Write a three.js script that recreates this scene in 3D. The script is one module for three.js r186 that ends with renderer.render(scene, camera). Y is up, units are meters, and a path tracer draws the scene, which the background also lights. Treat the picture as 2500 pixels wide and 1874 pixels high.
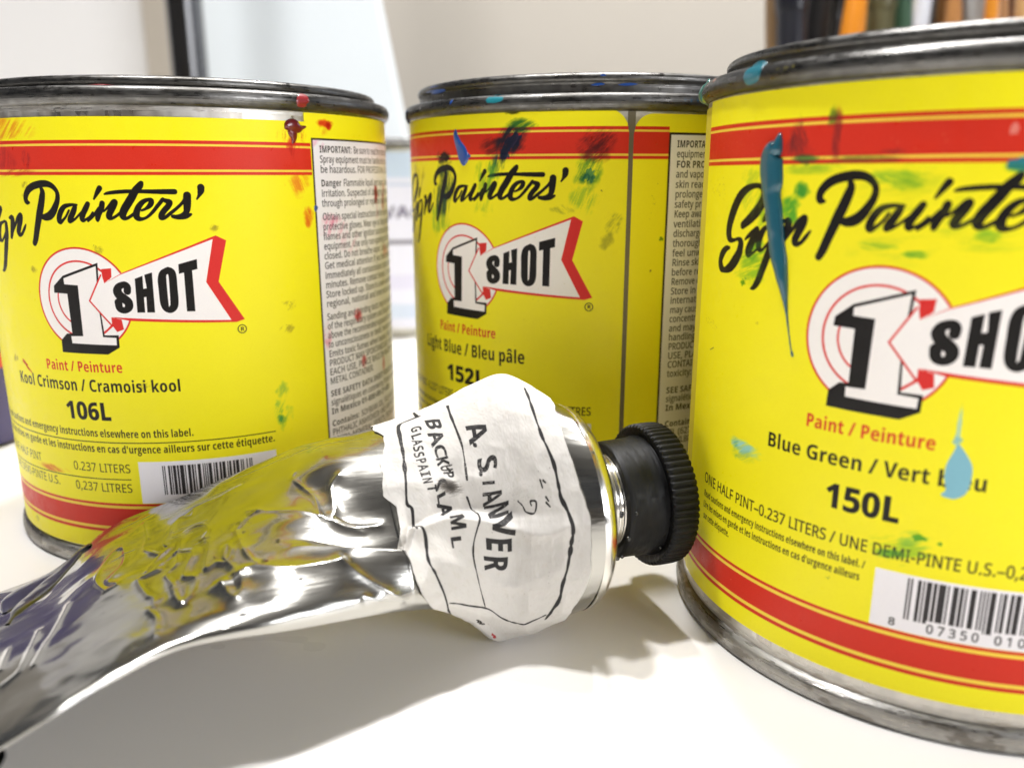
import * as THREE from 'three';
import { mergeGeometries, mergeVertices, toCreasedNormals } from 'three/addons/utils/BufferGeometryUtils.js';
import { RoundedBoxGeometry } from 'three/addons/geometries/RoundedBoxGeometry.js';
import { RectAreaLightUniformsLib } from 'three/addons/lights/RectAreaLightUniformsLib.js';

// ---------- camera, exposure, light ----------
const scene = new THREE.Scene();
const camera = new THREE.PerspectiveCamera(50.695, 1024 / 767, 0.01, 12);
camera.position.set(0, 0.06499, 0);
camera.rotation.x = -0.252096;
camera.focus = 0.120;
camera.userData.fStop = 16;
const renderer = new THREE.WebGLRenderer({ antialias: true });
renderer.toneMapping = THREE.LinearToneMapping;
renderer.toneMappingExposure = 1.34;
renderer.shadowMap.enabled = true;
scene.background = new THREE.Color(0.08, 0.082, 0.088);           // the dim rest of the room all round
RectAreaLightUniformsLib.init();

const V3 = (x, y, z) => new THREE.Vector3(x, y, z);
function areaLamp(name, label, category, at, to, w, h, color, power, glow, group) {
  const root = new THREE.Group(); root.name = name; root.position.set(...at); root.lookAt(...to); scene.add(root);
  root.userData = { label, category }; if (group) root.userData.group = group;
  const l = new THREE.RectAreaLight(color, power, w, h);
  l.position.set(...at); l.lookAt(...to); l.translateZ(-0.012); l.name = name + '_source'; scene.add(l);
  const c = new THREE.Color(color);
  const face = new THREE.Mesh(new THREE.BoxGeometry(w, h, 0.004), new THREE.MeshStandardMaterial({ color: 0xffffff, emissive: c, emissiveIntensity: glow }));
  face.name = 'lamp_panel'; root.add(face);
  const frame = new THREE.Mesh(frameGeo(w, h), new THREE.MeshStandardMaterial({ color: 0xd8d6d0, roughness: 0.5 })); frame.name = 'lamp_frame'; root.add(frame);
  return root;
}
function frameGeo(w, h) {
  const b = 0.02 * Math.max(1, w), d = 0.02, g = [];
  for (const s of [-1, 1]) {
    const a = new THREE.BoxGeometry(w + 2 * b, b, d); a.translate(0, s * (h / 2 + b / 2), 0); g.push(a);
    const c = new THREE.BoxGeometry(b, h, d); c.translate(s * (w / 2 + b / 2), 0, 0); g.push(c);
  }
  return mergeGeometries(g);
}
const WARM = 0xf7f6f7, COOL = 0xe4eeff;
areaLamp('ceiling_lamp', 'warm square ceiling lamp behind the cans, at the right', 'lamp', [0.33, 1.5, -0.64], [0, 0, -0.1], 0.10, 0.10, WARM, 470, 8, 'ceiling lamps');
areaLamp('ceiling_lamp_001', 'warm square ceiling lamp over the left can', 'lamp', [-0.38, 1.5, -0.20], [0, 0, -0.1], 0.10, 0.10, WARM, 500, 8, 'ceiling lamps');
areaLamp('ceiling_lamp_002', 'warm square ceiling lamp behind the middle can', 'lamp', [0.04, 1.5, -0.50], [0, 0, -0.1], 0.10, 0.10, WARM, 330, 8, 'ceiling lamps');
areaLamp('window', 'bright window at the front right', 'window', [1.15, 0.50, 0.85], [0, 0.04, -0.14], 0.75, 0.55, 0xf6f8ff, 4.6, 3);
areaLamp('window_001', 'daylight window far right beyond the cans', 'window', [1.25, 0.40, -0.74], [0.2, 0.1, -0.1], 0.3, 0.5, COOL, 2.6, 1.8);

// ---------- small tools ----------
let seed = 7;
const rnd = () => { seed = (seed + 0x6d2b79f5) | 0; let t = Math.imul(seed ^ (seed >>> 15), 1 | seed); t = (t + Math.imul(t ^ (t >>> 7), 61 | t)) ^ t; return ((t ^ (t >>> 14)) >>> 0) / 4294967296; };
const gauss = () => (rnd() + rnd() + rnd() + rnd() - 2) * 0.9;
const clamp = (x, a, b) => Math.min(b, Math.max(a, x)), lerp = (a, b, t) => a + (b - a) * t;
const smooth = (a, b, x) => { const t = clamp((x - a) / (b - a), 0, 1); return t * t * (3 - 2 * t); };
function hash3(i, j, k) { let h = Math.imul(i, 374761393) ^ Math.imul(j, 668265263) ^ Math.imul(k, 2147483647 - 1274126177); h = Math.imul(h ^ (h >>> 13), 1274126177); return ((h ^ (h >>> 16)) >>> 0) / 4294967296; }
function noise3(x, y, z) {
  const i = Math.floor(x), j = Math.floor(y), k = Math.floor(z), q = (t) => t * t * t * (t * (t * 6 - 15) + 10), u = q(x - i), v = q(y - j), w = q(z - k);
  const l = (a, b, t) => a + (b - a) * t, h = (a, b, c) => hash3(i + a, j + b, k + c);
  return 2 * l(l(l(h(0, 0, 0), h(1, 0, 0), u), l(h(0, 1, 0), h(1, 1, 0), u), v), l(l(h(0, 0, 1), h(1, 0, 1), u), l(h(0, 1, 1), h(1, 1, 1), u), v), w) - 1;
}
const fbm = (x, y, z, n = 4) => { let s = 0, a = 0.5; for (let i = 0; i < n; i++) { s += a * noise3(x, y, z); x *= 2.03; y *= 2.03; z *= 2.03; a *= 0.5; } return s; };
function canvas(w, h) { const c = document.createElement('canvas'); c.width = w; c.height = h; return c; }
function tex(c, srgb = true) { const t = new THREE.CanvasTexture(c); if (srgb) t.colorSpace = THREE.SRGBColorSpace; t.wrapS = t.wrapT = THREE.ClampToEdgeWrapping; return t; }
function dataTex(w, h, fn, srgb = false) {                       // fn(u, v) -> [r, g, b] 0..1
  const d = new Uint8Array(w * h * 4);
  for (let j = 0; j < h; j++) for (let i = 0; i < w; i++) { const c = fn(i / w, j / h), o = (j * w + i) * 4; d[o] = clamp(c[0], 0, 1) * 255; d[o + 1] = clamp(c[1], 0, 1) * 255; d[o + 2] = clamp(c[2], 0, 1) * 255; d[o + 3] = 255; }
  const t = new THREE.DataTexture(d, w, h); t.wrapS = t.wrapT = THREE.RepeatWrapping; t.magFilter = THREE.LinearFilter; t.minFilter = THREE.LinearFilter; if (srgb) t.colorSpace = THREE.SRGBColorSpace; t.needsUpdate = true; return t;
}
const grey = (f) => (u, v) => { const g = f(u, v); return [g, g, g]; };
const used = {};
function numbered(n) { if (!(n in used)) { used[n] = 0; return n; } used[n]++; return n + '_' + String(used[n]).padStart(3, '0'); }
function thing(name, label, category, pos = [0, 0, 0], group) { const o = new THREE.Group(); o.name = numbered(name); o.position.set(...pos); o.userData = { label, category }; if (group) o.userData.group = group; scene.add(o); return o; }
function part(name, geo, mat, parent, label) { const m = new THREE.Mesh(geo, mat); m.name = name; m.castShadow = m.receiveShadow = true; if (label) m.userData.label = label; parent.add(m); return m; }
function struct(name, geo, mat) { const m = part(name, geo, mat, scene); m.name = numbered(name); m.userData.kind = 'structure'; return m; }
const lin = (hex) => new THREE.Color(hex);
const plain = (hex, roughness = 0.5, more = {}) => new THREE.MeshPhysicalMaterial({ color: hex, roughness, ...more });
const catmull = (a, b, c, d, t) => 0.5 * (2 * b + (c - a) * t + (2 * a - 5 * b + 4 * c - d) * t * t + (3 * b - a - 3 * c + d) * t * t * t);
function sampleStroke(flat, n, dim = 3) {                        // flat list of dim-tuples -> smooth list
  const P = []; for (let i = 0; i < flat.length; i += dim) P.push(flat.slice(i, i + dim));
  const out = []; const g = (k) => P[clamp(k, 0, P.length - 1)];
  for (let i = 0; i < P.length - 1; i++) for (let k = 0; k < n; k++) { const t = k / n; out.push(P[i].map((_, j) => catmull(g(i - 1)[j], g(i)[j], g(i + 1)[j], g(i + 2)[j], t))); }
  out.push(P[P.length - 1].slice()); return out;
}
function grid(nu, nv, fn, flip = false) {                        // fn(i/nu, j/nv) -> [x,y,z,u,v]
  const p = [], uv = [], ix = [];
  for (let i = 0; i <= nu; i++) for (let j = 0; j <= nv; j++) { const q = fn(i / nu, j / nv); p.push(q[0], q[1], q[2]); uv.push(q[3] ?? i / nu, q[4] ?? j / nv); }
  for (let i = 0; i < nu; i++) for (let j = 0; j < nv; j++) { const a = i * (nv + 1) + j, b = a + nv + 1; if (flip) ix.push(a, a + 1, b, b, a + 1, b + 1); else ix.push(a, b, a + 1, b, b + 1, a + 1); }
  const g = new THREE.BufferGeometry(); g.setAttribute('position', new THREE.Float32BufferAttribute(p, 3)); g.setAttribute('uv', new THREE.Float32BufferAttribute(uv, 2)); g.setIndex(ix); g.computeVertexNormals(); return g;
}
// brush lettering as strokes of s, y, width (millimetres on the label)
const WORD = [
  [-21.31,57.59,.99,-19.91,58.45,1.3,-18.64,59.47,1.43,-17.87,60.45,1.33,-17.65,61.31,.99,-17.92,62.15,.73,-18.54,62.48,.63,-19.59,62.46,.7,-20.84,62.11,.99,-22.13,61.31,1.3,-23.11,60.2,1.47,-23.84,58.97,1.54,-24.39,57.73,1.5,-24.57,56.69,1.39,-24.41,55.99,1.24,-23.89,55.56,.74,-23.09,55.57,.47,-22.17,55.79,.48,-21.49,55.44,1.02,-21.5,54.78,1.23,-21.76,53.95,1.38,-22.56,52.96,1.53,-23.63,52.03,1.32,-25.18,51.49,.74,-26.18,51.86,1.27,-26.43,52.69,1.24,-25.95,53.58,1.22,-25.01,54.29,.83,-24.07,54.52,.36],
  [-16.28,59.84,.95,-16.63,59.36,.9,-17.17,58.58,.66,-17.41,58.23,.27],
  [-20.59,55.85,.28,-19.83,56.4,.6,-18.67,57.15,.71,-18.37,57.12,.88,-18.86,56.17,1.17,-19.45,55.14,1.3,-19.75,54.33,1.28,-19.39,54.01,.49,-18.66,54.42,.38,-17.98,54.96,.32],
  [-15.55,57.9,.4,-16.45,57.66,.47,-17.1,57.34,.75,-17.65,56.54,1.04,-17.91,55.65,1.01,-17.83,54.97,.83,-17.31,54.77,.45,-16.66,55.26,.43,-15.87,56.08,.43,-15.31,56.88,.49],
  [-15.26,57.63,.76,-15.48,56.11,1.03,-15.99,54.73,1.11,-16.47,53.53,1.13,-16.97,52.31,1.09,-17.53,50.97,1.03,-18.18,50.1,.71,-18.76,49.82,.22],
  [-14.1,58.44,.37,-13.33,58.47,.91,-13.37,57.73,1.12,-13.64,56.97,1,-13.98,56.11,.83,-14.27,55.43,.6],
  [-13.58,56.33,.34,-12.8,57.3,.44,-12,58.35,.68,-11.23,58.84,.91,-11.11,58.75,.97,-11.31,58.11,1.02,-11.87,57.08,1.04,-12.18,56.32,.96,-11.96,55.88,.66,-11.32,56.1,.5,-10.65,56.87,.51,-10.18,57.49,.25],
  [-8.69,60.89,.28,-9.22,60.99,.81,-9.39,61.45,.9,-9.17,62.09,.97,-8.53,62.8,1.05,-7.65,63.3,1.07,-6.63,63.58,1.07,-5.48,63.75,1.03,-4.49,63.68,.93,-3.69,63.31,.8,-3.14,62.64,.68,-3.04,61.96,.75,-3.25,61.15,.84,-3.71,60.32,1,-4.26,59.54,1.15,-4.97,58.96,1.23,-5.75,58.72,1.06,-6.42,58.77,.77,-6.88,58.89,.63],
  [-5.93,63.16,.57,-5.74,62.48,.88,-5.98,61.65,1.12,-6.38,60.53,1.21,-6.92,59.24,1.23,-7.4,58.02,1.16,-7.9,56.77,1.1,-8.4,55.43,1.04,-8.81,54.67,.88],
  [.02,60.61,.27,-.56,60.63,.4,-1.26,60.58,.51,-2.09,60.36,.7,-2.7,59.8,.85,-3.16,59.03,.88,-3.35,58.26,.83,-3.12,57.96,.55,-2.67,58.29,.42,-2.06,58.86,.35,-1.43,59.77,.34],
  [-.17,60.57,.4,-.49,59.99,.81,-.92,59.24,.89,-1.37,58.55,.89,-1.52,58.13,.58,-1.07,58.22,.42,-.46,58.58,.34,.12,59.07,.34,.87,59.69,.41],
  [1.8,60.77,.73,1.39,60.11,.86,.91,59.36,.86,.61,58.68,.84,.72,58.29,.58,1.2,58.44,.37,1.9,58.86,.34,2.44,59.47,.33],
  [3.95,63.1,.81,3.5,62.45,.65,2.87,61.48,.26],
  [1.53,58.21,.34,2.17,58.74,.43,2.82,59.37,.43,3.48,60.16,.43],
  [4.07,60.87,.8,3.83,60.08,.88,3.37,59.37,.88,3.1,58.66,.77,3.04,58.26,.37],
  [4.14,59.63,.25,4.96,60.34,.42,5.68,61.04,.59,6.03,61.04,.81,5.68,60.34,.89,5.13,59.54,.95,4.87,58.92,.92,5.11,58.61,.54,5.76,58.83,.42,6.54,59.36,.42,7.13,59.89,.42],
  [10.18,63.84,.65,9.87,63.4,.98,9.2,62.7,1.07,8.57,61.74,1.16,7.95,60.86,1.16,7.32,59.98,1.14,6.96,59.19,1.05,7.08,58.7,.75,7.6,58.65,.48,8.36,59.09,.46,9.02,59.62,.42],
  [4.56,62.19,.21,5.12,62.36,.47,6.57,62.53,.57,8.32,62.62,.57,10.04,62.61,.57,12.59,62.56,.71,14.8,62.55,.8],
  [9.82,59.79,.34,10.45,60.05,.42,11.11,60.58,.74,11.35,61.2,.75,10.94,61.38,.53,10.22,61.12,.67,9.55,60.5,.83,9.12,59.71,.93,8.96,59,.98,9.25,58.55,.74,9.95,58.55,.44,10.67,58.9,.42,11.43,59.6,.5,12.12,60.4,.54,12.89,61.28,.54,13.04,61.54,.33],
  [12.9,61.41,.45,13.47,61.18,.68,13.96,60.96,.79,13.65,60.38,.83,13.07,59.77,.83,12.58,59.06,.83,12.53,58.61,.64,13.05,58.69,.51,13.88,59.31,.51,14.9,60.1,.46,15.83,60.98,.46,16.34,61.78,.58],
  [16.53,62,1.11,16.44,61.07,1.15,16.36,60.17,1.02,16.16,59.46,.83,15.56,58.98,.69,14.77,58.76,.67,14.18,58.86,.54],
  [16.81,59.14,.39,16.14,58.83,.66,15.45,58.75,.76,14.76,58.67,.53],
  [18.6,63.19,1.03,18.55,62.65,.93,18.28,62.03,.5,17.88,61.41,.21]];
const LOGO = {  black: [2.16,51.85,-4.12,49.72,-6.08,48.09,-6.2,47.02,-3.7,46.93,-3.76,40.59,-4.83,40.5,-6.04,39.38,-6.14,37.42,2.04,37.34,4.05,38.48,4.11,40.46,1.85,40.44,1.7,43.73,.82,45.98,1.96,49.09],
  white: [1.82,51.36,-4.04,49.35,-4.04,48.41,-1.63,48.29,-1.85,40.22,-4.06,40.13,-4.02,38.97,3.65,38.84,3.7,40.05,1.55,40.16,1.47,43.98,.07,45.9,1.65,48.72],
  head: [.07,45.9,2.42,49.96,2.68,48.73,5.37,50.18,19.64,55.29,18.1,48.61,21.41,42.27,3.3,43.32,3.22,42.04],
  redtop: [2.85,48.66,5.76,50.29,20.1,55.83,19.64,55.29,5.46,50.02],
  redside: [19.64,55.29,20.1,55.83,21.61,55.01,19.95,48.58,23.45,42.28,22.14,41.9,21.41,42.27,18.1,48.61],
  redbot: [3.31,43.37,21.41,42.3,22.14,41.9,17.21,42.16,6.13,42.78],
  barbU: [2.64,50.88,4.22,51.03,4.1,49.63,2.86,48.7,2.65,49.74],
  barbL: [3.3,43.32,4.89,42.98,5.08,41.41,3.97,41.01,3.31,42.02],
  x1: [1.88,40.82,3.3,41.97],
  x2: [2.02,51,2.61,50.57],
  H: [7.64,49.37,8.83,49.82,8.74,47.79,9.28,47.89,9.14,49.98,10.29,50.33,10.11,44.06,8.97,44.09,9.08,46.54,8.7,46.5,8.63,44.09,7.47,44.09],
  O: [12.69,51.17,13.43,50.83,13.81,49.94,13.8,47.72,13.74,45.5,13.32,44.39,12.44,43.92,11.53,44.28,11.06,45.36,11.02,47.47,11.06,49.35,11.54,50.54],
  Oi: [12.47,50.03,12.68,49.53,12.54,45.54,12.4,45.09,12.25,45.21,12.3,49.32],
  T: [14.27,51.52,17.03,52.25,16.99,50.71,16.19,50.52,16.09,44.04,14.86,44.08,14.98,50.23,14.23,50.03],
  reg: [22.93,40.7,23.59,40.64]};
const LETTER_S = [6.29,47.43,1.09,6.34,48.09,1.09,6.08,48.42,1.05,5.6,48.43,.96,5.01,48.1,1.09,4.76,47.44,1.33,5.07,46.77,1.4,5.67,46.27,1.4,6.25,45.72,1.32,6.26,44.99,1.19,5.78,44.49,.94,5.18,44.5,.99,4.78,44.89,1.11,4.72,45.72,1.19];
// the long teal run: s, y, width
const DRIP = [-15.64, 68.65, 0.75, -15.69, 67.31, 1.14, -15.87, 66.68, 1.69, -16.39, 66.52, 2.78, -16.65, 65.7, 3.43, -16.55, 64.23, 3.58, -16.27, 62.94, 3.34, -16.11, 61.46, 2.64, -15.6, 59.61, 2.47, -15.19, 57.95, 2.38, -14.79, 56.09, 2.33, -14.36, 54.61, 2.29, -13.99, 53.6, 2.14, -13.53, 52.12, 1.63, -13.1, 50.64, 1.09, -12.75, 48.96, 0.59, -12.39, 47.46, 0.32, -12.1, 46.15, 0.25, -11.83, 45.02, 0.18, -11.54, 43.9, 0.2, -11.35, 43.24, 0.18, -11.19, 42.88, 0.34, -11.1, 42.6, 0.31, -11.06, 42.41, 0.18];
// ---------- printing of the can labels (s = millimetres round the can, y = millimetres above the can's foot) ----------
class Print {
  constructor(s0, s1, y0, y1, k) { this.s0 = s0; this.s1 = s1; this.y0 = y0; this.y1 = y1; this.k = k; this.c = canvas(Math.round((s1 - s0) * k), Math.round((y1 - y0) * k)); this.x = this.c.getContext('2d'); this.x.lineCap = 'round'; this.x.lineJoin = 'round'; }
  X(s) { return (s - this.s0) * this.k; }
  Y(y) { return (this.y1 - y) * this.k; }
  rect(s0, s1, y0, y1, color) { this.x.fillStyle = color; this.x.fillRect(this.X(s0), this.Y(y1), (s1 - s0) * this.k, (y1 - y0) * this.k); }
  poly(flat, color) { const x = this.x; x.fillStyle = color; x.beginPath(); for (let i = 0; i < flat.length; i += 2) x[i ? 'lineTo' : 'moveTo'](this.X(flat[i]), this.Y(flat[i + 1])); x.closePath(); x.fill(); }
  blob(flat, color) { const P = sampleStroke([...flat, flat[0], flat[1]], 8, 2); this.poly(P.flat(), color); }
  line(flat, w, color, close) { const x = this.x; x.strokeStyle = color; x.lineWidth = w * this.k; x.beginPath(); for (let i = 0; i < flat.length; i += 2) x[i ? 'lineTo' : 'moveTo'](this.X(flat[i]), this.Y(flat[i + 1])); if (close) x.closePath(); x.stroke(); }
  ring(s, y, r, w, color, fill, a0 = 0, a1 = 2 * Math.PI) { const x = this.x; x.beginPath(); x.arc(this.X(s), this.Y(y), r * this.k, a0, a1); if (fill) { x.fillStyle = fill; x.fill(); } if (w) { x.strokeStyle = color; x.lineWidth = w * this.k; x.stroke(); } }
  brush(flat, color) { const P = sampleStroke(flat, 10), x = this.x; x.fillStyle = color; x.strokeStyle = color; for (let i = 0; i < P.length - 1; i++) { const [a, b, w] = P[i], [c, d, v] = P[i + 1]; x.lineWidth = Math.max(0.08, (w + v) / 2) * this.k; x.beginPath(); x.moveTo(this.X(a), this.Y(b)); x.lineTo(this.X(c), this.Y(d)); x.stroke(); } }
  text(str, s0, s1, y, cap, color, bold = true, fatter = 0) {    // fitted between s0 and s1, capital height in millimetres
    const x = this.x, px = (cap / 0.714) * this.k; x.save(); x.font = (bold ? 'bold ' : '') + px.toFixed(2) + 'px sans-serif'; const w = x.measureText(str).width;
    x.translate(this.X(s0), this.Y(y)); x.scale(((s1 - s0) * this.k) / w, 1); x.fillStyle = color; x.fillText(str, 0, 0);
    if (fatter) { x.strokeStyle = color; x.lineWidth = fatter * this.k; x.strokeText(str, 0, 0); } x.restore();
  }
  // a rubbed-on mark of paint: a dry, streaky film, thick in its middle and broken up towards its edge
  smear(s, y, rs, ry, color, n, alpha, dir = 1.2, len = 1, spread = 0.35, mode = 'multiply') {
    rs *= 1.3; ry *= 1.3; const k = this.k, x0 = Math.max(0, Math.floor(this.X(s - rs * 1.7))), x1 = Math.min(this.c.width, Math.ceil(this.X(s + rs * 1.7))), y0 = Math.max(0, Math.floor(this.Y(y + ry * 1.7))), y1 = Math.min(this.c.height, Math.ceil(this.Y(y - ry * 1.7)));
    if (x1 <= x0 || y1 <= y0) return;
    const im = this.x.getImageData(x0, y0, x1 - x0, y1 - y0), d = im.data, c = [1, 3, 5].map((i) => parseInt(color.slice(i, i + 2), 16)), o = rnd() * 99, dens = clamp(n / (rs * ry * 420), 0.15, 1), cover = clamp(alpha * 2.2, 0.3, 0.95), thr = 0.52 - 0.56 * dens, cd = Math.cos(dir), sd = Math.sin(dir);
    for (let j = 0; j < y1 - y0; j++) for (let i = 0; i < x1 - x0; i++) {
      const sx = this.s0 + (x0 + i) / k - s, sy = this.y1 - (y0 + j) / k - y, e = Math.hypot(sx / rs, sy / ry) + 0.55 * fbm(sx * 0.7 / Math.max(0.6, rs * 0.5) + o, sy * 0.7 / Math.max(0.6, ry * 0.5), 2, 3); if (e > 1.35) continue;
      const al = sx * cd + sy * sd, ac = -sx * sd + sy * cd, w = 0.5 + 0.36 * noise3(al * 0.45 / len + o, ac * (spread < 0.2 ? 3.4 : 1.5), 1) + 0.22 * noise3(al * 1.3 / len, ac * 7 + o, 4) + 0.14 * noise3(sx * 14, sy * 14, o);
      const q = cover * (1 - smooth(0.45, 1.25, e)) * smooth(thr - 0.15, thr + 0.42, w); if (q < 0.01) continue;
      const p = (j * (x1 - x0) + i) * 4; for (let h = 0; h < 3; h++) { const t = mode === 'multiply' ? (d[p + h] * c[h]) / 255 * 0.55 + c[h] * 0.45 : c[h]; d[p + h] = d[p + h] + (t - d[p + h]) * q; }
    }
    this.x.putImageData(im, x0, y0);
  }
  // a solid daub with a ragged outline
  daub(s, y, rs, ry, color, alpha, rag = 0.25, mode = 'multiply', rot = 0) {
    const x = this.x, o = rnd() * 99; x.save(); x.globalCompositeOperation = mode; x.globalAlpha = alpha; x.fillStyle = color; x.beginPath();
    for (let i = 0; i < 60; i++) { const t = (i / 60) * 2 * Math.PI, r = 1 + rag * fbm(o + 1.7 * Math.cos(t), 1.7 * Math.sin(t), 3, 4) * 2, a = Math.cos(t) * rs * r, b = Math.sin(t) * ry * r; x[i ? 'lineTo' : 'moveTo'](this.X(s + a * Math.cos(rot) - b * Math.sin(rot)), this.Y(y + a * Math.sin(rot) + b * Math.cos(rot))); }
    x.closePath(); x.fill(); x.restore();
  }
  specks(s, y, rs, ry, color, n, alpha = 0.6, size = 0.12) { const x = this.x; x.save(); x.globalAlpha = alpha; x.fillStyle = color; for (let i = 0; i < n; i++) { x.beginPath(); x.ellipse(this.X(s + gauss() * rs), this.Y(y + gauss() * ry), size * (0.3 + rnd()) * this.k, size * (0.2 + 0.6 * rnd()) * this.k, rnd() * 3, 0, 7); x.fill(); } x.restore(); }
  grain(amount) {                                                // fine print grain
    const x = this.x, im = x.getImageData(0, 0, this.c.width, this.c.height), d = im.data;
    for (let i = 0; i < d.length; i += 4) { const g = (rnd() - 0.5) * amount; d[i] = clamp(d[i] + g, 0, 255); d[i + 1] = clamp(d[i + 1] + g, 0, 255); d[i + 2] = clamp(d[i + 2] + g * 0.7, 0, 255); }
    x.putImageData(im, 0, 0);
  }
}
const YEL = '#fdf01e', RED = '#d8321f', INK = '#15110f', PALE = '#fdf7f2', LINE = '#fbd94a', LOGORED = '#dd2f2a';
function bands(p, s0, s1, low = true) {
  const set = (a, b, c, d, e, f) => { p.rect(s0, s1, f, a, RED); p.rect(s0, s1, c, b, LINE); p.rect(s0, s1, e, d, LINE); };
  set(70.1, 69.6, 69.25, 65.84, 65.49, 65.0); p.rect(s0, s1, 65.84, 69.25, RED);
  if (low) { set(11.8, 11.4, 10.9, 7.6, 7.07, 6.55); p.rect(s0, s1, 7.6, 10.9, RED); }
}
function emblem(p) {
  const L = LOGO;
  p.ring(-1.26, 46.0, 8.1, 0.27, LOGORED, PALE); p.ring(-1.32, 46.02, 6.04, 0.27, LOGORED, null); p.ring(-1.28, 46.0, 4.25, 0.24, LOGORED, null, 2.2, 3.5);
  p.line(L.x1, 0.28, LOGORED); p.line(L.x2, 0.26, LOGORED);
  p.line([...L.head.slice(0, 4), ...L.head.slice(-2)], 0.01, LOGORED);
  p.poly(L.black, INK); p.poly(L.white, PALE);
  p.poly(L.head, PALE); p.line([L.head[2], L.head[3], L.head[0], L.head[1], L.head[16], L.head[17]], 0.24, LOGORED);
  for (const k of ['redtop', 'redside', 'redbot', 'barbU', 'barbL']) p.poly(L[k], LOGORED);
  p.poly(L.H, INK); p.blob(L.O, INK); p.blob(L.Oi, PALE); p.poly(L.T, INK);
  p.brush(LETTER_S, INK);
  p.ring(22.93, 40.7, 0.66, 0.14, INK, null); p.text('R', 22.62, 23.28, 40.36, 0.68, INK, true);
}
const WARNING = ['bIMPORTANT:|Be sure to read the instructions before use', 'Spray equipment must be handled with due care or it can', 'be hazardous. FOR PROFESSIONAL USE ONLY.', null,
  'bDanger|Flammable liquid and vapor. Causes serious eye', 'irritation. Suspected of damaging organs and the skin', 'through prolonged or repeated exposure to the vapor.', null,
  'Obtain special instructions before use and wear gloves', 'protective gloves. Wear eye or face protection. Keep off', 'flames and other ignition sources and ground all of the', 'equipment. Use only non-sparking tools. Keep container', 'closed. Do not breathe vapor. Use in a ventilated area.', 'Get medical attention if you feel unwell and take off', 'immediately all contaminated clothing. Rinse for some', 'minutes. Remove contact lenses, if present and easy.', 'Store locked up. Store in a well-ventilated place. See', 'regional, national and international regulations.', null,
  'Sanding and grinding dusts may be harmful to the organs', 'of the respiratory system and should be kept well below', 'above the recommended exposure limits. Vapor may lead', 'to unconsciousness or death, heated vapors are harmful.', 'Emits toxic fumes when heated. RAGS SOAKED WITH', 'PRODUCT MAY SPONTANEOUSLY IGNITE. AFTER', 'EACH USE, PLACE RAGS IN WATER IN A SEALED', 'METAL CONTAINER.', null,
  'bSEE SAFETY DATA SHEET FOR DETAILS', 'signalétiques en commerce, fiches sur demande', 'bIn Mexico 01-800-00-21-400', null, 'bContains:|SOYBEAN OIL, POLYMER WITH', 'PHTHALIC ANHYDRIDE AND PENTAERYTHRITOL', 'RESIN, MINERAL SPIRITS, PIGMENT'];
const WARNING_B = ['bIMPORTANT|: Be sure to read this', 'equipment must be handled', 'bFOR PROFESSIONAL USE', 'and vapor causes eye and', 'skin reaction. Suspected', 'prolonged or repeated use', 'safety precautions known', 'Keep away from flames and', 'ventilating, all equipment', 'discharge. Wash the hands', 'thoroughly after handling', 'feel unwell get attention', 'Rinse skin with water and', 'before reuse wash clothing', 'Remove contact lenses now', 'Store in a cool and dry and', 'international regulations', 'may cause respiratory harm', 'concentrated vapors inhaled', 'and may lead to dizziness', 'handling. Rags soaked with', 'PRODUCT MAY SPONTANEOUS', 'USE, PLACE RAGS IN WATER', 'CONTAINER. Acute oral', 'toxicity: 46% of mixture', null, 'bSEE SAFETY DATA SHEET', 'signalétiques en commerce', 'bIn Mexico 01-800', null, 'bContains: SOYBEAN', 'OIL (62771), PHTHALIC', 'ACRYLBENZENE RESIN'];
function paragraph(p, lines, s, y, step, gap, drift, right) {
  let yb = y;
  for (const l of lines) {
    if (l === null) { yb -= gap; continue; }
    const sx = s + (yb - y) * drift; let at = sx, rest = l;
    if (l[0] === 'b' && l[1] < 'a') { const [b, r] = l.slice(1).split('|'); const w = b.length * 0.8; p.text(b, sx, sx + w, yb, 1.12, '#1d1a1a', true); at = sx + w + 0.55; rest = r; }
    if (rest) { const up = rest.replace(/[^A-Z]/g, '').length / rest.length; p.text(rest, at, Math.min(right, at + rest.length * (0.655 + 0.16 * up)), yb, 1.12, '#262223', false, 0.03); }
    yb -= step;
  }
}
function barcode(p, s0, s1, y0, y1) { p.x.fillStyle = '#2e2a2b'; let s = s0; const w = (s1 - s0) / 95; const bits = '10100011010111011011110100111011010011100101010111001011001101110010110011011100101000100101'; for (let i = 0; i < 95; i++) if (bits[i] === '1') p.rect(s0 + i * w, s0 + (i + 1.02) * w, y0, y1, '#2e2a2b'); }

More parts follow.
